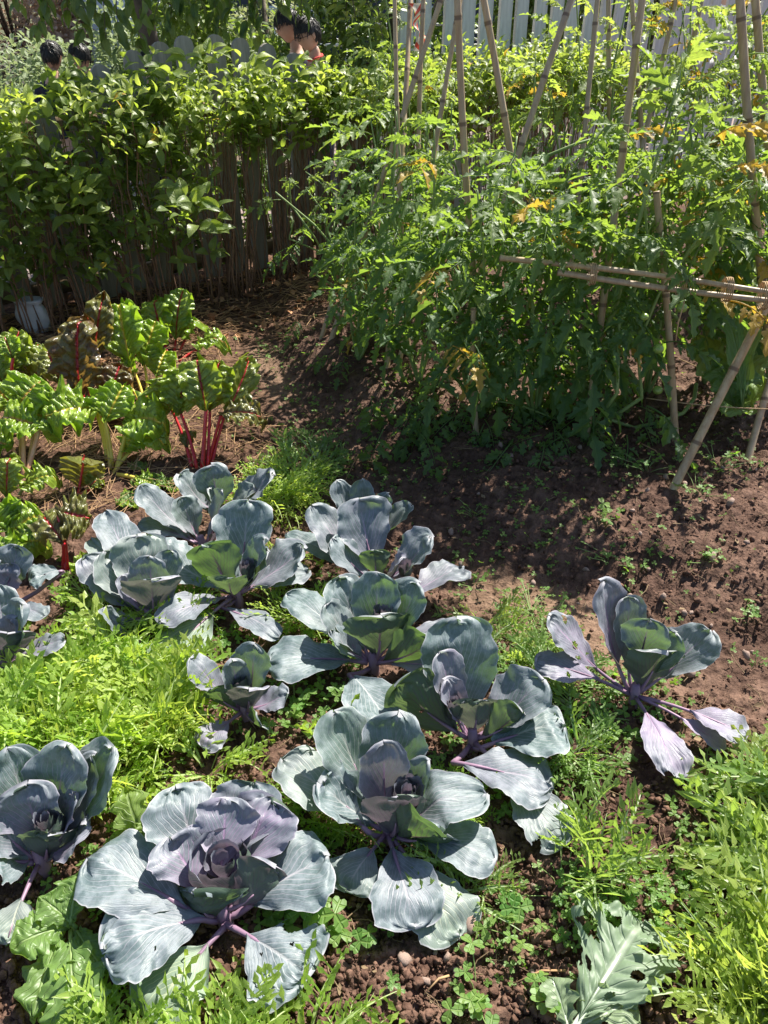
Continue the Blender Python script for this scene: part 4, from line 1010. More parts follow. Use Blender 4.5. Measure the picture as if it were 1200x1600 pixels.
# ------------------------------------------------------------------ broad salad leaves: turnip tops and the torn kale leaf
def broad(px, py, label, leaves, mat, cat='turnip', name='turnip_plant'):
    g = gat(px, py); o = thing(name, label, cat, g)
    for k, (bx, by, bz, tx, ty, tz, w_, d) in enumerate(leaves):
        A = at(bx, by, g[2]+bz)-g; T = at(tx, ty, g[2]+tz)-g
        V, F, UV, P, s = blade(A, T, w_, d.get('n', (0, -.1, 1)), d.get('bend', .08), d.get('cup', .25), .12, .05, 70 if d.get('h') else 26, 100 if d.get('h') else 40, int(tx+ty), puck=d.get('pk', .035), prof=d.get('prof', 'lobed'), serr=d.get('se', .10), holes=d.get('h', ()), wav=1.4, tipcurl=d.get('tc', .1))
        lo = link('leaf', mk_mesh('leaf', V, F, mat, UV), o, None, (0, 0, d.get('y', .2), 1))
        V, F, UV = stalk_mesh(A, T, d.get('n', (0, -.1, 1)), d.get('bend', .08), .12, d.get('r', .004), .0008, None, .7)
        link('stalk', mk_mesh('stalk', V, F, M_WSTEM if d.get('white') else M_GSTEM, UV), lo)
broad(110, 1450, 'rough leaved turnip with big lobed leaves in the lower left corner', [
    (110, 1455, .05, 125, 1620, .05, .13, {}), (105, 1450, .05, 15, 1480, .09, .10, {}), (110, 1445, .06, 125, 1360, .10, .085, D(n=(0, -.6, 1))),
    (115, 1450, .04, 165, 1520, .06, .08, {}), (100, 1455, .04, 50, 1590, .05, .09, {}), (120, 1450, .05, 60, 1400, .10, .08, {})], M_TURN)
broad(225, 1330, 'pale lobed turnip plant between the dark cabbage and the largest one', [
    (235, 1335, .04, 195, 1228, .13, .09, D(n=(0, -.7, 1), y=.5)), (240, 1335, .04, 245, 1262, .1, .1, D(n=(.2, -.5, 1), y=.5)), (235, 1335, .04, 165, 1310, .07, .07, D(y=.4))], M_TURN)
broad(895, 1600, 'torn grey green kale leaf full of holes with a thick white midrib', [
    (885, 1625, .05, 1010, 1430, .06, .185, D(white=1, r=.0065, y=0, pk=.03, cup=.25, prof='cab', se=.12, h=((.16, .55, .075), (.30, .74, .055), (.70, .72, .05), (.74, .48, .045), (.26, .34, .04), (.68, .26, .035), (.0, .34, .10), (1, .56, .07), (.05, .86, .07), (.9, .2, .05)))),
    (890, 1618, .04, 858, 1515, .08, .075, D(white=1, r=.005, cup=.9, tc=.4)), (880, 1620, .04, 1000, 1560, .06, .11, D(white=1, h=((.3, .5, .05), (.7, .4, .04))))], M_KALE, 'kale', 'kale_plant')

broad(1150, 650, 'broad leaved squash like plant behind the thick leaning cane at the right', [
    (1150, 650, .05, 1120, 560, .22, .19, D(n=(0, -.8, .7), y=.3)), (1155, 650, .05, 1180, 500, .3, .2, D(n=(0, -.8, .7), y=.5)), (1150, 650, .05, 1085, 520, .28, .16, D(n=(-.2, -.8, .7), y=.4)),
    (1155, 650, .05, 1215, 600, .2, .18, D(y=.3)), (1150, 650, .05, 1130, 640, .15, .17, {}), (1155, 650, .05, 1170, 570, .2, .18, D(n=(.2, -.7, .7))), (1160, 640, .1, 1150, 330, .62, .17, D(n=(0, -.6, .9), y=.8)), (1160, 640, .1, 1110, 410, .5, .15, D(n=(0, -.6, .9)))], M_TURN, 'squash', 'squash_plant')
# ------------------------------------------------------------------ bamboo canes
def cane_mesh(A, B, r, seed=0, step=.24):
    rr = np.random.default_rng(seed); L = np.linalg.norm(B-A); pts = []; rad = []; u = []
    d = (B-A)/L; side = nrm(np.cross(d, (0, 1, .3))); n = max(2, int(L/step)); bow = (rr.random()-.5)*.03*L
    cuts = [(k+.25*(rr.random()-.5))/n for k in range(n+1)]; cuts[0] = 0; cuts[-1] = 1
    for k in range(n):
        a, b_ = cuts[k], cuts[k+1]; e = .006/L
        for t, f, w_ in ((a+e*.3, 1.10, 1), (a+2*e, .97, 0), ((a+b_)/2, .95, 0), (b_-2.5*e, .98, 0), (b_-e, 1.14, 1), (b_-e*.3, 1.02, 1)):
            pts.append(A+(B-A)*t+side*bow*math.sin(math.pi*t)); rad.append(r*f*(1-.18*t)); u.append(w_)
    V, F, U = tube(pts, rad, 10)
    U[:len(pts)*10, 0] = np.repeat(u, 10)
    return V, F, U
def cane(foot, top, dY, r, label, z0=None, ext=1.12, seed=0):
    """a cane stuck in the bed at one pixel and passing another pixel, leaning dY in depth"""
    A = gat(*foot) if z0 is None else at(foot[0], foot[1], z0)
    B = atY(top[0], top[1], A[1]+dY); d = B-A
    A2 = A-nrm(d)*(.04 if z0 is None else 0); B = A+d*ext
    V, F, U = cane_mesh(A2-A, B-A, r, seed)
    o = link('bamboo_cane', mk_mesh('bamboo_cane', V, F, M_BAM, U)); o.location = Vector(A)
    tag(o, label, 'cane', 'bamboo canes of the tomato trestles')
    return A, B
CN = []
for k, c in enumerate([
    ((1048, 772), (1200, 478), .22, .0155, 'thick brown cane leaning right from the sunny foot of the trestle', 1.9),
    ((915, 690), (965, 300), .12, .013, 'brown cane rising through the dense vines to the tied ridge', 1.75),
    ((1055, 690), (1036, 440), .10, .0135, 'straight pale cane just left of the thick leaning one', 1.5),
    ((847, 618), (752, 0), .12, .0135, 'long pale cane slanting up left above the middle vines', 1.15),
    ((762, 640), (719, 0), .08, .0135, 'pale cane standing almost upright right of the crossing canes', 1.15),
    ((700, 600), (895, 0), .55, .0145, 'grey brown cane slanting up right across the hedge behind', 1.15),
    ((622, 580), (717, 12), .45, .0115, 'thin brown cane left of the nearly upright pale one', 1.15),
    ((515, 540), (690, 0), .45, .0135, 'brown cane with a dark joint crossing in front of the left group', 1.15),
    ((604, 580), (640, 0), .9, .013, 'cane at the left end of the upper group beside the striped ribbon', 1.15),
    ((655, 520), (664, 0), .35, .012, 'slim cane just behind the striped ribbon', 1.15),
    ((745, 682), (742, 560), .02, .0115, 'short dark stake in front of the middle vines', 1.6),
    ((500, 533), (520, 462), .05, .012, 'short reddish stake at the left end of the tomato bed', 1.25),
    ((545, 500), (556, 440), .05, .011, 'second short stake behind the reddish one', 1.6),
    ((1168, 722), (1192, 640), .10, .0135, 'stout stake foot at the right edge of the bed', 2.4),
    ((1215, 640), (1160, 0), .10, .0165, 'thick yellow cane with sunlit edge at the upper right', 1.15),
    ((1240, 600), (1182, 0), .20, .0165, 'outermost yellow cane at the upper right corner', 1.15),
    ((885, 520), (932, 20), .25, .0125, 'yellowish cane in front of the white pickets leaning right', 1.15),
    ((965, 480), (953, 20), .2, .0125, 'greyish upright cane in front of the white pickets', 1.15),
    ((1020, 480), (988, 20), .2, .0125, 'pale cane leaning left in front of the white pickets', 1.15),
    ((1000, 450), (1092, 20), .4, .0145, 'orange brown cane leaning right before the slate clothed person', 1.15),
    ((930, 520), (1055, 0), .5, .0125, 'brown shaded cane right of the widest white picket', 1.15),
    ((640, 560), (622, 110), .35, .011, 'thin dark cane buried in vines at the left of the upper group', 1.3)]):
    CN.append(cane(c[0], c[1], c[2], c[3], c[4], ext=c[5], seed=k))
def rail_cane(a, za, b_, zb, r, label, seed):
    A = atY(a[0], a[1], za); B = atY(b_[0], b_[1], zb)
    V, F, U = cane_mesh(A-A, B-A, r, seed)
    o = link('bamboo_cane', mk_mesh('bamboo_cane', V, F, M_BAM, U)); o.location = Vector(A)
    tag(o, label, 'cane', 'bamboo canes of the tomato trestles'); return A, B
ra = rail_cane((780, 403), 2.48, (1235, 462), 2.24, .0092, 'upper of the two canes lashed as a level ridge rail', 31)
rb = rail_cane((870, 425), 2.43, (1240, 474), 2.235, .0098, 'lower of the two canes lashed as a level ridge rail', 32)
def lashing(px, py, Y, r, label, hang=0.0, seed=0):
    c = atY(px, py, Y); pts = []
    for k in range(44):
        a = k/44*2*math.pi*4; pts.append(((k/44-.5)*.022, r*math.cos(a), r*1.35*math.sin(a)))
    if hang: pts += [(.012, -r, -hang*.3), (.006, -r*1.1, -hang*.65), (.012, -r, -hang)]
    V, F, U = tube(pts, .0019, 5)
    o = link('twine_lashing', mk_mesh('twine_lashing', V, F, M_STRING, U)); o.location = Vector(c)
    tag(o, label, 'twine')
lashing(925, 428, 2.40, .024, 'twine lashing where the ridge canes meet the brown upright')
lashing(1064, 442, 2.33, .027, 'twine lashing with a long hanging end on the ridge canes', .17)
lashing(1136, 452, 2.295, .026, 'dark twine lashing near the right end of the ridge canes')
lashing(1194, 462, 2.265, .03, 'twine lashing where the ridge canes meet the thick leaning cane')
def string(a, Ya, b_, Yb, sag, label):
    A = atY(a[0], a[1], Ya); B = atY(b_[0], b_[1], Yb); t = np.linspace(0, 1, 12)[:, None]
    P = A+(B-A)*t-np.array([0, 0, 1])*sag*4*t*(1-t); V, F, U = tube(P-A, .0022, 5)
    o = link('garden_string', mk_mesh('garden_string', V, F, M_STRING, U)); o.location = Vector(A); tag(o, label, 'string')
string((1010, 622), 2.62, (1260, 640), 2.38, .012, 'pale string stretched across the thick leaning cane at knee height')
string((1060, 560), 3.1, (1235, 625), 2.8, .01, 'string slanting down behind the thick leaning cane')
string((515, 460), 3.7, (548, 478), 3.6, .004, 'short string between the two short stakes')

# ------------------------------------------------------------------ tomato plants
def tom_leaflet(seed, w_=.37):
    r = np.random.default_rng(seed); n = 12; V = []; U = []
    for i in range(n+1):
        s = i/n; base = math.sin(math.pi*min(1, s**.8*.97+.03))**.8
        tooth = 1+.55*math.sin(s*math.pi*2*3.6+1.2)*(1-.4*s); h = w_*.5*base*tooth
        z = -.18*s*s
        for t in (-1, -.5, 0, .5, 1):
            V.append((t*h, s+abs(t)*-.06+.04*abs(t)*tooth, z+abs(t)*h*.55+.03*math.sin(s*15+t*3+seed)*abs(t))); U.append((.5+t*.5, s))
    Q = [[i*5+j, i*5+j+1, i*5+j+6, i*5+j+5] for i in range(n) for j in range(4)]
    return np.array(V), [np.array(Q)], np.array(U)
LFT = [tom_leaflet(k) for k in range(5)]
def tom_leaf(seed):
    r = np.random.default_rng(seed); Ms = []; out = []
    n = 9; s = np.linspace(0, 1, n); side = (r.random()-.5)*.3
    P = np.stack([side*s**2, s*.72, .22*s-.42*s**2], 1)
    out.append(tube(P, np.linspace(.012, .006, n), 5))
    def put(f, az, sc, roll):
        i = min(n-2, int(f*(n-1))); g = f*(n-1)-i; c = P[i]*(1-g)+P[i+1]*g
        d = np.array([math.sin(az), math.cos(az), -.35-.3*r.random()]); return (int(r.integers(5)), orient(c+d*.03, d, (roll, r.normal()*.3, 1), sc))
    for f, sc in ((.30, .26), (.52, .36), (.78, .40)):
        for sd in (-1, 1):
            Ms.append(put(f+.03*r.normal(), sd*R(62+12*r.random()), sc*(.85+.3*r.random()), sd*.35+r.normal()*.25))
    for f in (.42, .66):
        for sd in (-1, 1): Ms.append(put(f, sd*R(80), .10+.06*r.random(), r.normal()*.4))
    Ms.append(put(1., R(r.normal()*10), .46, 0))
    out.append(scatter(LFT, Ms)); return join(out)
TL_T = [tom_leaf(100+k) for k in range(8)]
TL = [mk_mesh('tomato_leaf', V, F, M_TOM, U) for V, F, U in TL_T]
TFR = mk_mesh('tomato', ico2(2)[0]*[1, 1, .88], ico2(2)[1], M_TOMF)
def vine(pts, r0, r1, sub=5):
    pts = np.array(pts); t = np.linspace(0, len(pts)-1, (len(pts)-1)*sub+1); i = np.minimum(len(pts)-2, t.astype(int)); f = (t-i)[:, None]; f = f*f*(3-2*f)*.5+f*.5
    P = pts[i]*(1-f)+pts[i+1]*f
    return tube(P, np.linspace(r0, r1, len(P)), 6)
def tomato(px, py, h, spread, n, label, zmin=.25, lean=(0, 0), yellow=.03, young=.3, size=.17, seed=0, fruit=6, nst=5, path=None, side=0.0):
    g = gat(px, py); o = thing('tomato_plant', label, 'tomato plant', g); r = np.random.default_rng(seed*101+3)
    axes = []
    for k in range(nst):
        a = r.random()*6.28; b_ = spread*(.25+.5*r.random()) if k else spread*.1
        hh = h*(1 if k == 0 else .6+.4*r.random()); m = 6; P = []
        for i in range(m):
            f = i/(m-1); P.append((lean[0]*f+math.cos(a)*b_*f**.8+.035*r.normal()*(i > 0), lean[1]*f+math.sin(a)*b_*f**.8+.035*r.normal()*(i > 0), hh*f))
        P = np.array(P); axes.append(P); V, F, U = vine(P, .011 if k == 0 else .0075, .0028); link('stem', mk_mesh('stem', V, F, M_GSTEM, U), o)
    for k in range(int(n*.88)):
        P = axes[int(r.integers(nst))] ; f = r.random()
        z = zmin+(h-zmin)*f**.9; q = min(1., z/P[-1][2]); t = q*5; i = min(4, int(t)); c = P[i]*(1-(t-i))+P[i+1]*(t-i)
        a = r.random()*6.283; prof = (.55+.45*math.sin(math.pi*min(1, max(0, (z-zmin)/(h-zmin+.01)))))
        off = spread*prof*r.random()**.7
        c = c+np.array([math.cos(a)*off*.6, math.sin(a)*off*.6, 0])
        top = (z-zmin)/(h-zmin); el = R(-25+50*top+r.normal()*18)
        d = np.array([math.cos(a)*math.cos(el), math.sin(a)*math.cos(el), math.sin(el)])
        s = size*(1.15-.35*top)*(.75+.5*r.random())
        yl = 1.0 if r.random() < yellow else 0.0
        yg = young*max(0, (top-.35))/.65*(.5+r.random())
        link('leaf', TL[int(r.integers(8))], o, orient(c, d, (r.normal()*.3, r.normal()*.3, 1), s*1.15), (yl, 0, min(1, yg), 1))
    for k in range(fruit):
        a = r.random()*6.28; z = zmin+(h-zmin)*r.random()*.7
        M = Matrix.Translation((math.cos(a)*spread*.6+lean[0]*z/h, math.sin(a)*spread*.5+lean[1]*z/h, z)) @ Matrix.Scale(.012+.006*r.random(), 4)
        link('tomato', TFR, o, M)
for k, a in enumerate([
    (560, 480, .62, .24, 34, 'young light green tomato plant left of the vines against the hedge', .18, (-.25, .1), 0, .5, .13),
    (560, 565, .60, .18, 34, 'low tomato plant at the left end of the bed', .10, (0, .1), .03, .2, .13),
    (585, 530, .98, .26, 60, 'tomato plant with a dark upright leaf at the left of the vines', .20, (.02, .1), .02, .4, .16),
    (655, 600, .95, .32, 85, 'bushy dark tomato plant left of the pale canes', .20, (.02, .05), .03, .3, .16),
    (745, 650, .97, .36, 108, 'densest tomato plant in the middle of the row', .19, (.02, 0), .02, .3, .17),
    (835, 660, 1.0, .36, 112, 'tomato plant right of the middle with green fruit', .17, (.03, .05), .03, .2, .17),
    (915, 680, 1.18, .36, 125, 'tall dark tomato plant climbing the brown upright cane', .15, (.10, .05), .04, .5, .18),
    (1010, 620, 1.2, .34, 85, 'tomato plant with yellowed leaves under the ridge canes', .28, (.05, .05), .12, .5, .17),
    (1100, 600, 1.15, .32, 72, 'tomato plant with large pale leaves near the right edge', .38, (.05, .05), .03, .4, .18),
    (1200, 600, 1.15, .3, 55, 'tomato plant cut by the right edge behind the thick cane', .3, (0, .05), .03, .5, .17),
    (700, 500, .95, .3, 55, 'tomato plant behind the pale canes', .2, (0, .05), .03, .5, .14),
    (800, 480, 1.1, .32, 70, 'tomato plant behind the middle of the row', .2, (0, .05), .05, .7, .14),
    (905, 470, 1.34, .36, 130, 'tall light green tomato plant in front of the white pickets', .3, (.0, .05), .06, .9, .15),
    (1010, 460, 1.45, .38, 140, 'tomato plant with pale top shoots beside the widest picket', .3, (.0, .05), .08, .9, .15),
    (1100, 450, 1.46, .38, 140, 'tall tomato plant with orange withered leaves', .3, (.0, .05), .16, .8, .15),
    (1190, 440, 1.45, .34, 110, 'tall tomato plant at the upper right edge', .3, (0, .05), .05, .8, .15),
    (585, 420, 1.34, .28, 85, 'tall tomato plant beside the hedge behind the left canes', .3, (.02, .1), .03, .9, .14),
    (660, 430, 1.15, .26, 60, 'light tomato plant behind the striped ribbon', .3, (.02, .1), .03, .9, .13),
]):
    tomato(a[0], a[1], a[2], a[3], a[4], a[5], a[6], a[7], a[8], a[9], a[10], seed=k)
# low leaves that hang out over the dark soil
def low_leaf(o, p, q, z0, z1, s):
    A = at(p[0], p[1], z0); B = at(q[0], q[1], z1); g = np.array(o.location)
    link('leaf', random.choice(TL), o, orient(A-g, B-A, (0, -.3, 1), s), (0, 0, .1, 1))
TP = [o for o in COL.objects if o.name.startswith('tomato_plant')]
for p, q, s in (((800, 690), (760, 750), .22), ((850, 690), (850, 760), .20), ((900, 650), (960, 720), .2), ((830, 620), (780, 660), .2), ((940, 650), (900, 740), .19), ((870, 600), (900, 660), .2), ((960, 600), (1010, 640), .18), ((880, 680), (830, 720), .18)):
    low_leaf(TP[6], p, q, .16, .08, s)
for p, q, s in (((660, 560), (600, 600), .17), ((680, 600), (660, 660), .17), ((720, 620), (700, 680), .17), ((760, 600), (790, 640), .18)): low_leaf(TP[4], p, q, .18, .1, s)
for p, q, s in (((520, 560), (470, 570), .14), ((540, 560), (520, 600), .13), ((470, 500), (440, 530), .14)): low_leaf(TP[1], p, q, .14, .1, s)
rl = np.random.default_rng(44)
for k in range(46):
    px, py = 575+rl.random()*430, 585+rl.random()*75+(.12*(rl.random()*300)); q = (px+rl.normal()*38, py+28+rl.random()*34)
    o = min(TP[1:8], key=lambda t: abs(np.array(t.location)[0]-at(px, py, .1)[0])+.5*abs(np.array(t.location)[1]-at(px, py, .1)[1]))
    low_leaf(o, (px, py), q, .17, .09, .15+.07*rl.random())
def branch(o, pts, r0, r1):
    g = np.array(o.location); P = [atY(a, b_, Y)-g for a, b_, Y in pts]; V, F, U = vine(P, r0, r1); link('stem', mk_mesh('stem', V, F, M_GSTEM, U), o)
branch(TP[6], [(915, 640, 2.72), (870, 655, 2.66), (810, 632, 2.62), (750, 622, 2.6)], .005, .003)
branch(TP[7], [(1088, 600, 2.78), (1085, 622, 2.72), (1068, 645, 2.67), (1030, 660, 2.63), (990, 668, 2.62), (950, 655, 2.63)], .008, .006)
branch(TP[4], [(815, 260, 3.1), (900, 225, 3.1), (985, 200, 3.15)], .007, .004)
branch(TP[4], [(760, 380, 2.85), (800, 310, 2.9), (850, 240, 3.0)], .007, .005)
branch(TP[3], [(610, 470, 3.0), (625, 380, 3.0), (605, 310, 3.0)], .008, .006)
branch(TP[8], [(1040, 480, 2.8), (1080, 520, 2.8), (1130, 430, 2.8)], .008, .006)
branch(TP[0], [(560, 430, 3.8), (490, 350, 3.8), (430, 300, 3.8)], .006, .004)

# ------------------------------------------------------------------ picket fence
def picket_mesh(h, w_=.096, t=.022):
    pts = [(-w_/2, 0), (w_/2, 0), (w_/2, h-w_/2)]
    for k in range(1, 8): a = k/8*math.pi; pts.append((w_/2*math.cos(a), h-w_/2+w_/2*math.sin(a)))
    pts.append((-w_/2, h-w_/2)); n = len(pts)
    V = [(x, -t/2, z) for x, z in pts]+[(x, t/2, z) for x, z in pts]
    me = bpy.data.meshes.new('picket'); me.from_pydata(V, [], [list(range(n)), list(range(2*n-1, n-1, -1))]+[[i, i+n, (i+1) % n+n, (i+1) % n] for i in range(n)])
    me.materials.append(M_FENCE); me.update(); return me
def boxm(name, x0, x1, y0, y1, z0, z1, mat):
    V = [(x, y, z) for z in (z0, z1) for y in (y0, y1) for x in (x0, x1)]
    F = [[0, 2, 3, 1], [4, 5, 7, 6], [0, 1, 5, 4], [2, 6, 7, 3], [0, 4, 6, 2], [1, 3, 7, 5]]
    return mk_mesh(name, V, [np.array(F)], mat, smooth=False)
def fence(t0, t1, label, top, pitch=.150, first=.06, seed=0, mat=None):
    mat = mat or M_FENCE
    A = FENCE_A+FENCE_U*t0; ang = math.atan2(FENCE_U[1], FENCE_U[0]); L = t1-t0
    o = thing('picket_fence', label, 'fence', (A[0], A[1], 0)); o.rotation_euler.z = ang; rr = np.random.default_rng(seed)
    t = first; cache = {}
    while t < L:
        h = round(top(t0+t), 2); h0 = h
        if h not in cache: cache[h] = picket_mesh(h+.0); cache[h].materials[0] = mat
        link('picket', cache[h], o, Matrix.Translation((t, 0, .03)) @ Euler((rr.normal()*.006, rr.normal()*.008, 0)).to_matrix().to_4x4())
        t += pitch
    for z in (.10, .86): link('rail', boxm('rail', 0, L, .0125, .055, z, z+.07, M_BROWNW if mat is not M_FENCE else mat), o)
    k = .0
    while k <= L+.01:
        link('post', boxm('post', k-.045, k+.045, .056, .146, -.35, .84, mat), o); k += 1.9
def top_left(t):
    if t < .45: return .93
    c = (t-1.24) % 1.72; c = min(c, 1.72-c); return 1.20-.26*(c/.86)**2
fence(-1.6, 2.35, 'grey shaded picket fence with arched tops behind the hedge at the left', top_left, .150, seed=1, mat=M_SHADEF)
fence(2.45, 7.0, 'taller bright white picket fence behind the tomatoes at the right', lambda t: 1.52, .150, seed=2)

# ------------------------------------------------------------------ hedge
def ovate(seed, w_=.56, fold=.35, tip=.25, n=7, cols=(-1, -.5, 0, .5, 1)):
    r = np.random.default_rng(seed); V = []; U = []; m = len(cols)
    for i in range(n+1):
        s = i/n; h = w_/2*(math.sin(math.pi*min(1, s**.85))**.75+.01)*(1-.15*s); z = .10*math.sin(math.pi*s)-tip*s**2
        for t in cols: V.append((t*h, s, z+abs(t)*h*fold+.02*math.sin(s*9+t*2+seed))); U.append((.5+t*.5, s))
    Q = [[i*m+j, i*m+j+1, i*m+j+m+1, i*m+j+m] for i in range(n) for j in range(m-1)]
    return np.array(V), [np.array(Q)], np.array(U)
OV_T = [ovate(k, .50+.05*(k % 4), .2+.12*(k % 3), .15+.1*(k % 3)) for k in range(6)]
OVS_T = [ovate(k, .50+.05*(k % 4), .2+.12*(k % 3), .15+.1*(k % 3), 5, (-1, 0, 1)) for k in range(6)]
OV = [mk_mesh('hedge_leaf', V, F, M_HEDGE, U) for V, F, U in OV_T]
def hedge_line(t, off):
    p = FENCE_A+FENCE_U*t-FENCE_N*off; return p
def hedge_bush(t, off, h, zlow, label, nind=150, nstuff=260, width=.5, dens=1.0, seed=0, size=.062, stems=15):
    p = hedge_line(t, off); g = np.array([p[0], p[1], G(p)]); o = thing('hedge_bush', label, 'hedge', g); r = np.random.default_rng(seed+77)
    tips = []
    U3 = np.array([FENCE_U[0], FENCE_U[1], 0]); N3 = np.array([FENCE_N[0], FENCE_N[1], 0])
    for k in range(stems):
        a = (r.random()-.5)*width*.8; b_ = (r.random()-.5)*.12; P = []
        a1 = a+(r.random()-.5)*.25; b1 = b_+(r.random()-.5)*.2; hh = h*(.82+.12*r.random())
        for i in range(7):
            f = i/6; q = U3*(a*(1-f)+a1*f+.009*r.normal())+N3*(b_*(1-f)+b1*f+.009*r.normal())+np.array([0, 0, hh*f]); P.append(q)
        V, F, U = tube(P, np.linspace(.0052, .0018, 7)*(.5+.8*r.random()), 5); link('stem', mk_mesh('stem', V, F, M_TWIG, U), o); tips.append(P)
    def shoot_pts():
        # where a leafy shoot starts, inside the crown
        a = (r.random()-.5)*width*1.15; b_ = r.normal()*.12
        z = zlow+(h-zlow)*(r.random()**.6 if zlow > .5 else r.random()**.85)
        return U3*a+N3*b_+np.array([0, 0, z])
    Ms = []
    tot = nind+nstuff*3
    while len(Ms) < tot:
        c = shoot_pts(); a = r.random()*6.28; el = R(20+60*r.random()); d = np.array([math.cos(a)*math.cos(el), math.sin(a)*math.cos(el)-.15, math.sin(el)])
        L = .07+.09*r.random(); az = r.random()*3.14; sd = nrm(np.cross(d, (0.3, .1, 1))); s2 = np.cross(d, sd)
        topness = (c[2]-zlow)/(h-zlow+1e-6)
        for j in range(4):
            for sg in (-1, 1):
                e = az+j*1.57; side = (sd*math.cos(e)+s2*math.sin(e))*sg
                ld = side*.9+d*(.35+.15*j); q = c+d*L*j/3
                s = size*(.75+.5*r.random())*(1-.12*j)
                Ms.append((int(r.integers(6)), orient(q+side*.004, ld, np.array([0, 0, 1.])+d*.6+r.normal(size=3)*.35, s), topness))
    # the leaves nearest the camera become parts of their own
    Ms.sort(key=lambda m: (m[1][0][3]*FENCE_N[0]+m[1][1][3]*FENCE_N[1])-.35*m[2]+r.normal()*.04)
    for k, M, tp in Ms[:nind]:
        link('leaf', OV[k], o, M, (1.0 if r.random() < .015 else 0, 0, float(min(1, np.clip(.2+1.1*(tp-.4), 0, 1)*r.random()*2)) if tp > .4 else .08*r.random(), 1))  # paler towards the hedge top: young tips, plus sunlight put into the colour
    V, F, U = scatter(OVS_T, [(k, M) for k, M, tp in Ms[nind:]])
    f = link('foliage', mk_mesh('foliage', V, F, M_HEDGE, U), o, None, (0, 0, .15, 1)); f['kind'] = 'stuff'
hb = [(-.75, .32, .95, .15, 'hedge bush cut by the left edge with leaves down to the ground'),
      (-.25, .34, 1.02, .20, 'leafy dark hedge bush near the left edge in tree shade'),
      (.22, .36, 1.03, .22, 'hedge bush with a sunlit spray of broad leaves below the two dark haired heads'),
      (.68, .34, 1.03, .25, 'hedge bush left of the arched pickets'),
      (1.10, .32, 1.0, .66, 'hedge bush with pale upright tip leaves under the arched pickets'),
      (1.55, .30, 1.0, .70, 'hedge bush with bare brown stems right of the arched pickets'),
      (2.0, .30, .98, .70, 'hedge bush below the boy in the white shirt'),
      (2.45, .30, 1.03, .6, 'yellow green hedge bush left of the canes'),
      (2.92, .30, 1.05, .55, 'hedge bush behind the crossing canes'),
      (3.4, .30, 1.04, .60, 'hedge bush right of the nearly upright canes'),
      (3.85, .30, 1.0, .60, 'hedge bush at the right end before the white pickets')]
for k, (t, off, h, zl, lb) in enumerate(hb):
    full = zl < .5
    hedge_bush(t, off, h, zl, lb, 170 if full else 150, 330 if full else 210, seed=k*5, size=.074 if full else .068, stems=32 if full else 42)
def spray(o, px, py, Y, n, size, young, seed, rad=.07):
    g = np.array(o.location); c = atY(px, py, Y)-g; r = np.random.default_rng(seed)
    for k in range(n):
        a = r.random()*6.28; el = R(r.random()*60-10); d = np.array([math.cos(a)*math.cos(el), math.sin(a)*math.cos(el)-.3, math.sin(el)])
        link('leaf', OV[int(r.integers(6))], o, orient(c+d*rad*r.random()+r.normal(size=3)*rad*.5, d, np.array([0, -.5, 1])+r.normal(size=3)*.3, size*(.8+.4*r.random())), (0, 0, young*r.random(), 1))
HB = [o for o in COL.objects if o.name.startswith('hedge_bush')]
spray(HB[2], 115, 320, 3.65, 34, .085, .5, 1, .10); spray(HB[2], 200, 200, 3.9, 10, .08, 1, 2, .05); spray(HB[3], 300, 330, 3.75, 22, .10, .6, 3, .08)
spray(HB[3], 340, 350, 3.8, 8, .09, .2, 4, .06); spray(HB[1], 90, 270, 3.6, 16, .08, .3, 5, .12)
for q, (px, py, Y) in enumerate(((335, 90, 4.25), (305, 95, 4.3), (385, 100, 4.3), (460, 110, 4.4), (270, 120, 4.1))): spray(HB[4+(q > 2)], px, py, Y, 9, .085, 1.2, 10+q, .04)

# ------------------------------------------------------------------ white sack, striped ribbon
def sack():
    g = gat(58, 520); V = []; n, m = 14, 18
    for i in range(n+1):
        f = i/n
        for k in range(m):
            a = 2*math.pi*k/m; rx = .068*(1+.25*f)*(math.sin(math.pi*min(1, f*1.0+.08))**.25 if f < .9 else .86); ry = rx*.55
            wob = 1+.10*math.sin(3*a+f*5)+.06*math.sin(7*a-f*9)
            V.append((rx*math.cos(a)*wob, ry*math.sin(a)*wob, .17*f))
    Q = [[i*m+k, i*m+(k+1) % m, (i+1)*m+(k+1) % m, (i+1)*m+k] for i in range(n) for k in range(m)]
    V.append((0, 0, 0)); V.append((0, 0, .165)); c = len(V)-2
    T = [[c, (k+1) % m, k] for k in range(m)]+[[c+1, n*m+k, n*m+(k+1) % m] for k in range(m)]
    o = link('sack', mk_mesh('sack', V, [np.array(Q), np.array(T)], M_BAG)); o.location = Vector(g)
    tag(o, 'crumpled off white plastic sack standing under the hedge at the left', 'sack')
sack()
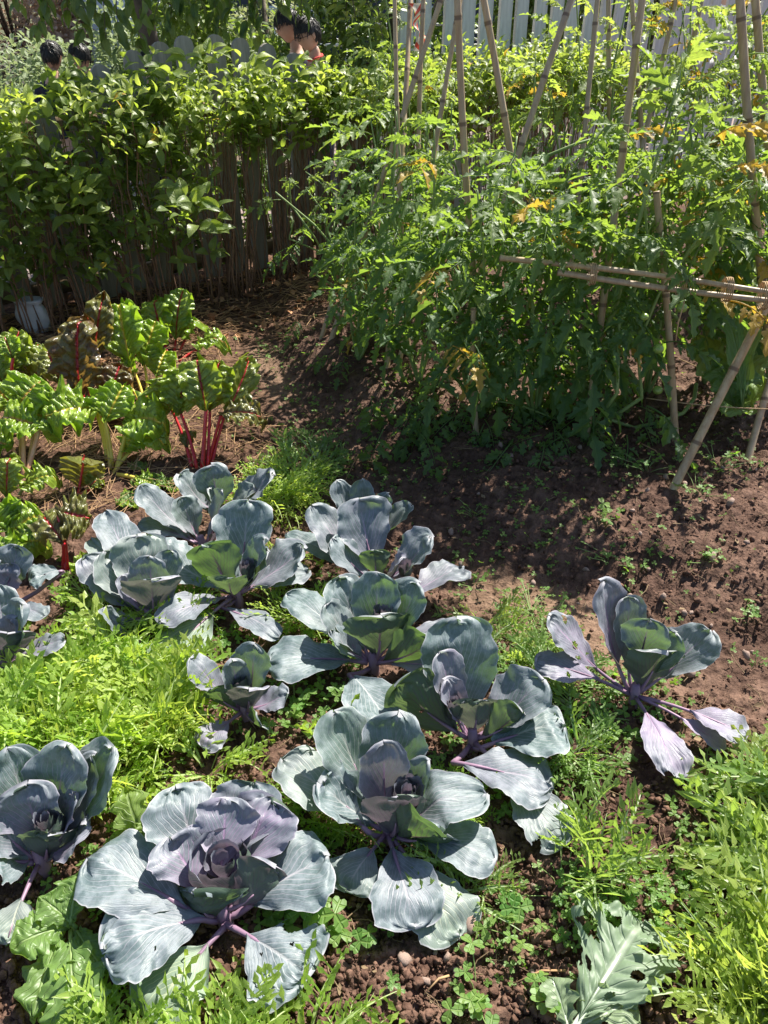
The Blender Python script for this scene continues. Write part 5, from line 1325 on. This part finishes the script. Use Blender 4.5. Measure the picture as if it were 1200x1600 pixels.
def ribbon():
    m, nt = newmat('red_striped_plastic'); b = NB(nt); uv = b.n('ShaderNodeUVMap').outputs[0]; sx = b.n('ShaderNodeSeparateXYZ'); b.l(uv, sx.inputs[0])
    f = b.math('GREATER_THAN', b.math('FRACT', b.math('ADD', b.math('MULTIPLY', sx.outputs[1], 5), sx.outputs[0])), .45)
    leaf_finish(b, b.mix(f, (.62, .08, .04), (.72, .66, .55)), b.mix(f, (.7, .1, .05), (.7, .65, .5)), .35, .4, None)
    A = atY(648, 5, 4.0); B = atY(660, 80, 3.95); V = []; U = []
    for i in range(30):
        f = i/29; a = f*3.2+.3*math.sin(f*9); c = (B-A)*f+np.array([.012*math.sin(f*11), 0, 0]); d = np.array([math.cos(a), math.sin(a), 0])*.026
        for t in (-1, 0, 1): V.append(c+d*t+np.array([0, .004*t*t, 0])); U.append(((t+1)/2, f))
    Q = [[i*3+j, i*3+j+1, i*3+j+4, i*3+j+3] for i in range(29) for j in range(2)]
    o = link('ribbon', mk_mesh('ribbon', V, [np.array(Q)], m, np.array(U))); o.location = Vector(A); tag(o, 'red and pale striped ribbon hanging twisted among the canes', 'ribbon')
ribbon()

# ------------------------------------------------------------------ people on the lower path beyond the fence
def skin_mesh(name, joints, bones, mat, sub=2):
    bm_v = [j[:3] for j in joints]; me = bpy.data.meshes.new(name); me.from_pydata(bm_v, bones, []); me.update()
    o = bpy.data.objects.new(name, me); COL.objects.link(o); md = o.modifiers.new('skin', 'SKIN'); md.use_smooth_shade = True
    for i, j in enumerate(joints):
        sv = me.skin_vertices[0].data[i]; sv.radius = (j[3], j[4] if len(j) > 4 else j[3]); sv.use_root = (i == 0)
    s = o.modifiers.new('sub', 'SUBSURF'); s.levels = sub; s.render_levels = sub
    dg = bpy.context.evaluated_depsgraph_get(); ev = o.evaluated_get(dg); out = bpy.data.meshes.new_from_object(ev)
    bpy.data.objects.remove(o); out.name = name; out.materials.clear(); out.materials.append(mat)
    for p in out.polygons: p.use_smooth = True
    return out
def head_geo(seed=0):
    """head with brow, nose, cheeks, chin; faces -Y; origin at the neck joint, 0.23 m high"""
    V, F = ico2(3); out = []
    for v in V:
        x, y, z = v; p = np.array([x*.074, y*.094, z*.112])
        if z < 0: p[0] *= 1-.30*(-z)**1.5; p[1] *= 1-.12*(-z)
        if y < 0:
            p[1] *= 1-.10*(abs(z) < .9)
            nose = math.exp(-((x/.13)**2))*math.exp(-(((z+.10)/.20)**2)); p[1] -= .024*nose*max(0, -y)
            eye = math.exp(-(((abs(x)-.36)/.16)**2))*math.exp(-(((z-.06)/.11)**2)); p[1] += .010*eye
            lips = math.exp(-((x/.28)**2))*math.exp(-(((z+.47)/.06)**2)); p[1] -= .007*lips
            chin = math.exp(-((x/.3)**2))*math.exp(-(((z+.85)/.16)**2)); p[1] -= .010*chin
        out.append(p+[0, -.015, .125])
    return np.array(out), F
def person(loc, face, tilt, height, shirt, trousers, label, glasses=False, collar=False, seed=0):
    o = thing('person', label, 'person', loc); o.rotation_euler.z = face; k = height/1.7
    J = [(0, 0, .92, .115, .085), (0, -.005, 1.08, .105, .075), (0, 0, 1.25, .135, .085), (0, .005, 1.38, .10, .07), (0, -.005, 1.47, .046, .046), (0, -.012, 1.56, .05, .05)]
    Bn = [(0, 1), (1, 2), (2, 3), (3, 4), (4, 5)]
    def add(p, q): J.append(p); Bn.append((q, len(J)-1)); return len(J)-1
    for s in (-1, 1):
        a = add((s*.16, .005, 1.37, .048), 3); a = add((s*.20, .01, 1.24, .043), a); a = add((s*.225, .03, 1.08, .034), a); a = add((s*.225, -.03, .90, .026), a); h = add((s*.222, -.05, .84, .024, .034), a)
        for f in range(4): q = add((s*(.226-.004*f), -.082+.018*f, .795+.004*f, .0085), h); add((s*.222, -.080+.017*f, .758+.006*abs(f-1.5), .007), q)
        q = add((s*.208, -.075, .815, .010), h); add((s*.205, -.088, .785, .008), q)
        l = add((s*.085, 0, .80, .082), 0); l = add((s*.095, -.01, .48, .055), l); l = add((s*.10, .02, .10, .036), l); l = add((s*.10, 0, .045, .038), l); add((s*.105, -.13, .03, .035), l)
    body = skin_mesh('body', [tuple(c*k for c in j) for j in J], Bn, M_SKIN)
    # head joined to the body mesh
    HV, HF = head_geo(); Tm = np.array(Euler((tilt, 0, 0)).to_matrix()); HV = (HV@Tm.T+np.array([0, -.012, 1.505]))*k
    n0 = len(body.vertices); bv = np.zeros(n0*3); body.vertices.foreach_get('co', bv)
    polys = [list(p.vertices) for p in body.polygons]
    ears = []
    EV = []; EF = []
    for s in (-1, 1):
        lv, lf = ico2(1); e = lv*[.012, .020, .032]+[s*.073, .008, .128]; e = (e@Tm.T+np.array([0, -.012, 1.505]))*k
        EF += [[i+len(EV) for i in f] for f in lf]; EV += list(e)
    allV = np.concatenate([bv.reshape(-1, 3), HV, np.array(EV)])
    me = bpy.data.meshes.new('body'); me.from_pydata(allV.tolist(), [], polys+[[i+n0 for i in f] for f in HF]+[[i+n0+len(HV) for i in f] for f in EF]); me.materials.append(M_SKIN)
    for p in me.polygons: p.use_smooth = True
    link('body', me, o)
    # eyes and brows
    ev = []; 
    for s in (-1, 1):
        lv, lf = ico2(1); e = lv*[.013, .006, .006]+[s*.028, -.094, .134]; ev.append(((e@Tm.T+np.array([0, -.012, 1.505]))*k, [lf], np.zeros((len(lv), 2))))
        e = lv*[.019, .005, .0035]+[s*.028, -.101, .155]; ev.append(((e@Tm.T+np.array([0, -.012, 1.505]))*k, [lf], np.zeros((len(lv), 2))))
    V, F, U = join(ev); link('eyes', mk_mesh('eyes', V, F, M_EYE, U), o)
    if glasses:
        gl = []
        for s in (-1, 1):
            P = [(s*.030+.021*math.cos(a), -.108, .132+.016*math.sin(a)) for a in np.linspace(0, 6.283, 17)]; gl.append(tube(P, .0018, 5, False)); gl.append(tube([(s*.051, -.106, .136), (s*.076, -.02, .138), (s*.078, .01, .132)], .0018, 5, False))
        V, F, U = join(gl); V = (V@Tm.T+np.array([0, -.012, 1.505]))*k; link('glasses', mk_mesh('glasses', V, F, M_EYE, U), o)
    # hair: a cap with a fringe plus tousled locks
    hv, hf = ico2(3); V = []; r = np.random.default_rng(seed); keep = []
    P = hv*[.083, .104, .118]+[0, -.008, .135]
    nz = fbm(hv[:, 0]*5+9, hv[:, 1]*5+hv[:, 2]*5+9, 3, seed); P = P*1.0+hv*(.014*(nz[:, None]-.4))
    for f in hf:
        c = hv[list(f)].mean(0)
        if c[2] > .28 or (c[1] > .12 and c[2] > -.52) or (abs(c[0]) > .75 and c[2] > .05 and c[1] > -.25): keep.append(f)
    out = [(P, [np.array(keep)], np.zeros((len(P), 2)))]
    for q in range(620):
        i = int(r.integers(len(hv))); c = hv[i]
        if not (c[2] > .25 or (c[1] > .15 and c[2] > -.45)): continue
        base = P[i]; d = np.array([r.normal()*.18, -.35*(c[2] > .3)+r.normal()*.18, -.6]); d = nrm(d-c*np.dot(c, d)); L = .03+.03*r.random()
        out.append(tube([base-c*.001, base+c*.002+d*L*.5, base-c*.003+d*L], [.0032, .003, .0008], 4, False))
    V, F, U = join(out); V = (V@Tm.T+np.array([0, -.012, 1.505]))*k; link('hair', mk_mesh('hair', V, F, M_HAIR, U), o)
    SJ = [(0, 0, .90, .128, .098), (0, 0, 1.08, .122, .092), (0, 0, 1.25, .148, .098), (0, .005, 1.38, .118, .08), (0, 0, 1.445, .066, .058)]; SB = [(0, 1), (1, 2), (2, 3), (3, 4)]
    for s in (-1, 1):
        SJ.append((s*.165, .005, 1.375, .062)); SB.append((3, len(SJ)-1)); SJ.append((s*.205, .01, 1.20, .056)); SB.append((len(SJ)-2, len(SJ)-1))
    link('shirt', skin_mesh('shirt', [tuple(c*k for c in j) for j in SJ], SB, shirt), o)
    if collar:
        P = [(.066*math.cos(a), .058*math.sin(a)-.005, 1.468-.016*math.sin(-a)) for a in np.linspace(0, 6.283, 21)]; V, F, U = tube(np.array(P)*k, .011*k, 6, False); link('collar', mk_mesh('collar', V, F, M_REDC, U), o)
    TJ = [(0, 0, .93, .13, .10)]; TB = []
    for s in (-1, 1):
        a = len(TJ); TJ += [(s*.088, 0, .80, .098), (s*.098, -.01, .48, .072), (s*.10, .015, .12, .055)]; TB += [(0, a), (a, a+1), (a+1, a+2)]
    link('trousers', skin_mesh('trousers', [tuple(c*k for c in j) for j in TJ], TB, trousers), o)
    sh = []
    for s in (-1, 1):
        lv, lf = ico2(2); e = lv*[.045, .135, .045]+[s*.104, -.06, .04]; e[:, 2] = np.maximum(e[:, 2], 0); sh.append((e*k, [lf], np.zeros((len(lv), 2))))
    V, F, U = join(sh); link('shoes', mk_mesh('shoes', V, F, M_NAVY, U), o)
def stand(px, py, Y, h):
    p = atY(px, py, Y); g = G(p); height = (p[2]-g)/.925*1.0
    return (p[0], p[1], g), height
for (px, py, Y, face, tilt, sh, tr, lb, gl, co) in (
    (462, 52, 6.7, -1.25, .30, M_NAVY, M_NAVY, 'black haired person in profile looking down, leftmost of the pair behind the hedge', False, False),
    (492, 66, 6.5, -1.05, .30, M_WHITEC, M_NAVY, 'person with glasses and a white shirt with red collar behind the hedge', True, True),
    (80, 100, 6.4, 2.9, .15, M_NAVY, M_NAVY, 'black haired person seen from behind at the far left beyond the hedge', False, False),
    (134, 100, 6.5, -2.2, .35, M_SLATE, M_NAVY, 'person with bent head and lit ear between the far left one and the pickets', False, False),
    (231, 112, 6.2, 2.6, .25, M_WHITEC, M_NAVY, 'person whose dark hair shows between two pickets left of the arch', False, False)):
    loc, hh = stand(px, py, Y, 1.3); person(loc, face, tilt, hh, sh, tr, lb, gl, co, seed=int(px))
p = atY(1112, 60, 7.6); person((p[0], p[1], G(p)), .6, .1, 1.66, M_WHITEC, M_SLATE, 'person in slate grey trousers standing beyond the white fence at the upper right', seed=9)

# ------------------------------------------------------------------ what lies beyond: bushes, trees, railing, buildings
LEAFQ = [ovate(60+k, .6, .3, .3) for k in range(3)]
LEAFS = []
for V, F, U in [(np.array([(-.3, .35, .05), (0, 0, 0), (.3, .35, .05), (0, .45, -.03), (-.2, .8, 0), (.2, .8, 0), (0, 1, -.12)]), [np.array([[0, 1, 3], [1, 2, 3], [0, 3, 4], [3, 2, 5], [4, 3, 6], [3, 5, 6]])], None)]:
    LEAFS.append((V, F, np.stack([V[:, 0]+.5, V[:, 1]], 1)))
def tree(loc, h, crown, label, cat, name, mat, nleaf, size, clumps=26, seed=0, bare=.35, leafmesh=None, trunk_r=.1, color=(0, 0, .2, 1)):
    """trunk with limbs and a clumpy crown; crown = (cx, cy, cz, rx, ry, rz) relative to the foot"""
    r = np.random.default_rng(seed); o = thing(name, label, cat, loc); cx, cy, cz, rx, ry, rz = crown; out = []
    tr = np.array([(0, 0, -.1), (cx*.3, cy*.3, cz*.35), (cx*.8, cy*.8, cz*.8), (cx, cy, cz+rz*.5)]); out.append(tube(tr, [trunk_r, trunk_r*.75, trunk_r*.5, trunk_r*.15], 8))
    cs = []
    for k in range(clumps):
        v = nrm(r.normal(size=3))*(.45+.55*r.random()**.5); c = np.array([cx+v[0]*rx, cy+v[1]*ry, cz+v[2]*rz]); cs.append((c, (.20+.22*r.random())*min(rx, rz)*1.2))
        if k % 2 == 0:
            b0 = tr[1]*(1-.5*r.random())+tr[2]*.5*r.random(); out.append(tube([tr[2]*.8, (tr[2]+c)/2+r.normal(size=3)*.05*rx, c], [trunk_r*.35, trunk_r*.2, trunk_r*.06], 5))
    V, F, U = join(out); link('trunk', mk_mesh('trunk', V, F, M_BARK, U), o)
    T = leafmesh or LEAFS; Ms = []
    for k in range(nleaf):
        c, rr = cs[int(r.integers(clumps))]; v = nrm(r.normal(size=3))*r.random()**.35; q = c+v*rr*np.array([1, 1, .75])
        d = nrm(v+r.normal(size=3)*.5+np.array([0, 0, -.2])); Ms.append((int(r.integers(len(T))), orient(q, d, np.array([0, 0, 1.])+v*.7+r.normal(size=3)*.3, size*(.7+.6*r.random()))))
    V, F, U = scatter(T, Ms); c_ = link('crown', mk_mesh('crown', V, F, mat, U, smooth=False), o, None, color); c_['kind'] = 'stuff'
    return o
def gz(x, y): return (x, y, float(lie(x, y)))
def grow(x, y, ztop, rx, ry, rz, *a, **k):
    z0 = float(lie(x, y)); tree((x, y, z0), 0, (0, 0, ztop-rz-z0, rx, ry, rz), *a, **k)
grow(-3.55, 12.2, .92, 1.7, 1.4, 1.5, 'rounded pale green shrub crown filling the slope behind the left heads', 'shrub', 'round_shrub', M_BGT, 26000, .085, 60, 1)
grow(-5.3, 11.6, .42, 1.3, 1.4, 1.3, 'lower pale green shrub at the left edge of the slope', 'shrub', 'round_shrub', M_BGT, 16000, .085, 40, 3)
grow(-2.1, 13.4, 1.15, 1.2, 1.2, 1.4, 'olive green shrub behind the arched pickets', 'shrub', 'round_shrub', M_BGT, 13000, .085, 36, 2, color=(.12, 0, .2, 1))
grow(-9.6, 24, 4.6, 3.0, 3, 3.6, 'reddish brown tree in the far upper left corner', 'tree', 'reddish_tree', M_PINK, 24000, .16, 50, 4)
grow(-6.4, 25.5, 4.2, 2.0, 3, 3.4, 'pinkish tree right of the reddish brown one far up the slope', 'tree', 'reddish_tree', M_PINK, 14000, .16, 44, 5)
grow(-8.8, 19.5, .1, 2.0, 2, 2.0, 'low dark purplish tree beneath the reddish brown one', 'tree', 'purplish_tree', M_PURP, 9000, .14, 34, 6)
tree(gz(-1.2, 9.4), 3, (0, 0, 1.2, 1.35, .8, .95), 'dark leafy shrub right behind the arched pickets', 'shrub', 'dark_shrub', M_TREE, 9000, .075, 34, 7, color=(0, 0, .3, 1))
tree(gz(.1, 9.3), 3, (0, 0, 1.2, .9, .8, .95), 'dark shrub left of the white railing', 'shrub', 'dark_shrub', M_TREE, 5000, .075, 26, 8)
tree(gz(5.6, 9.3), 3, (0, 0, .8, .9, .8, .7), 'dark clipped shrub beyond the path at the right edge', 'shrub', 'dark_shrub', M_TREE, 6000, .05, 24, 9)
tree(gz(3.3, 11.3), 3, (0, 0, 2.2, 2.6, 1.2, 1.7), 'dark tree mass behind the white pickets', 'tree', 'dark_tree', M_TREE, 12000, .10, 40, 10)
for q, t in enumerate((-.9, -.2, .5, 1.2, 1.9)):
    p_ = FENCE_A+FENCE_U*t+FENCE_N*.75
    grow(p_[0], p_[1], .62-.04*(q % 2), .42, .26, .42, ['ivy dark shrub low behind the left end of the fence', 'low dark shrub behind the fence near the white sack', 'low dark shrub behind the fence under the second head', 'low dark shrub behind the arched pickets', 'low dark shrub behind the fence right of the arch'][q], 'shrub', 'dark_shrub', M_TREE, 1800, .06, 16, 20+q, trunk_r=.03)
# the tree that leans over the fence: trunk beyond, hanging twigs in front of the view
LONG_T = [ovate(80+k, .48, .3, .3) for k in range(4)]
LONG = [mk_mesh('tree_leaf', V, F, M_TREE, U) for V, F, U in LONG_T]
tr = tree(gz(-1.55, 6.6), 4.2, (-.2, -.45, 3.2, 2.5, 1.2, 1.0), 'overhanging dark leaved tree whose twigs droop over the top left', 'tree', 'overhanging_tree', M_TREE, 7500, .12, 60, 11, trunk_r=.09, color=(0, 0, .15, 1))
tg = np.array(tr.location); rr = np.random.default_rng(5)
for k, (px, py, Y) in enumerate([(25, 5, 5.5), (60, 40, 5.3), (105, 15, 5.4), (130, 45, 5.3), (165, 60, 5.2), (185, 75, 5.1), (120, 8, 5.3), (200, 12, 5.4), (240, 30, 5.4), (265, 45, 5.4), (300, 20, 5.5), (330, 35, 5.6), (360, 12, 5.6), (385, 40, 5.7), (410, 25, 5.7), (440, 8, 5.7), (215, 60, 5.2), (285, 5, 5.5), (345, 45, 5.7), (150, 20, 5.3), (470, 18, 5.6), (75, 10, 5.3), (500, 8, 5.5), (400, 55, 5.8)]):
    tip = atY(px, py, Y)-tg; top = tip+np.array([rr.normal()*.12+.05, .25, .45+.2*rr.random()])
    P = [top, (top+tip)/2+np.array([0, 0, .07]), tip]; V, F, U = tube(P, [.006, .004, .0015], 5); link('twig', mk_mesh('twig', V, F, M_BARK, U), tr)
    for q in range(9):
        f = .35+.65*q/8; c = np.array(P[1])*(1-f)+np.array(P[2])*f if q else tip; a = rr.random()*6.28; d = np.array([math.cos(a)*.8, math.sin(a)*.8, -.7-.5*rr.random()])
        link('leaf', LONG[q % 4], tr, orient(c, d, (rr.normal()*.4, rr.normal()*.4-.3, 1), .085+.03*rr.random()), (0, 0, .25*rr.random(), 1))
# twigs at the right of it, lit and pale, nearer the two people
for k, (px, py, Y) in enumerate([(540, 30, 5.3), (565, 15, 5.2), (590, 45, 5.1), (560, 60, 5.1), (610, 20, 5.1), (530, 10, 5.4), (580, 5, 5.2), (600, 70, 5.0), (625, 40, 5.0)]):
    tip = atY(px, py, Y)-tg; top = tip+np.array([rr.normal()*.1-.1, .15, .35+.2*rr.random()])
    P = [top, (top+tip)/2+np.array([0, 0, .05]), tip]; V, F, U = tube(P, [.006, .004, .0015], 5); link('twig', mk_mesh('twig', V, F, M_BARK, U), tr)
    for q in range(10):
        f = .1+.9*q/9; c = np.array(P[1])*(1-f)+np.array(P[2])*f; a = rr.random()*6.28; d = np.array([math.cos(a)*.8, math.sin(a)*.8, -.5+.6*rr.random()])
        link('leaf', LONG[q % 4], tr, orient(c, d, (rr.normal()*.4, rr.normal()*.4-.3, 1), .075+.03*rr.random()), (0, 0, .9*rr.random(), 1))
def railing():
    A = atY(430, 38, 11.5); L = 2.6; g = thing('railing', 'white railing with crossed braces beyond the two people', 'railing', (A[0], A[1], A[2]-.72))
    V, F, U = join([tube([(0, 0, z), (L, 0, z)], .018, 6) for z in (.50, .72)]); link('rail', mk_mesh('rail', V, F, M_WHITEM, U), g)
    for k in range(7):
        x = L*k/6; V, F, U = tube([(x, 0, -.9), (x, 0, .74)], .018, 6); link('post', mk_mesh('post', V, F, M_WHITEM, U), g)
        if k < 6:
            V, F, U = join([tube([(x, 0, .51), (x+L/6, 0, .71)], .010, 5), tube([(x, .02, .71), (x+L/6, .02, .51)], .010, 5)]); link('brace', mk_mesh('brace', V, F, M_WHITEM, U), g)
railing()
def shed(x0, x1, y, z0, z1, depth, label, mat, name, wins):
    g = thing(name, label, 'building', (x0, y, z0)); Lx = x1-x0; H_ = z1-z0
    link('wall', boxm('wall', 0, Lx, 0, depth, 0, H_, mat), g)
    link('roof', boxm('roof', -.2, Lx+.2, -.25, depth+.2, H_, H_+.16, M_WALLD), g)
    for (a, b_) in wins:
        f = link('window', boxm('window', a, a+.9, -.05, .0, b_, b_+.8, M_WHITEM), g); link('pane', boxm('pane', a+.07, a+.83, -.06, -.052, b_+.07, b_+.73, M_WALLD), f)
shed(-3.2, 7.5, 15.5, -3.4, 3.2, 4, 'long dark building wall behind the fence and shrubs', M_WALLD, 'dark_building', [(1.2, 3.6), (3.4, 3.6), (5.6, 3.6), (7.8, 3.6)])
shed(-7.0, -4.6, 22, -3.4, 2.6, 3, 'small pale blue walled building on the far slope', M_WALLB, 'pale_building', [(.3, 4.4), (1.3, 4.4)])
print('objects', len(bpy.data.objects), 'triangles of all meshes', sum(len(m.loops)-2*len(m.polygons) for m in bpy.data.meshes))
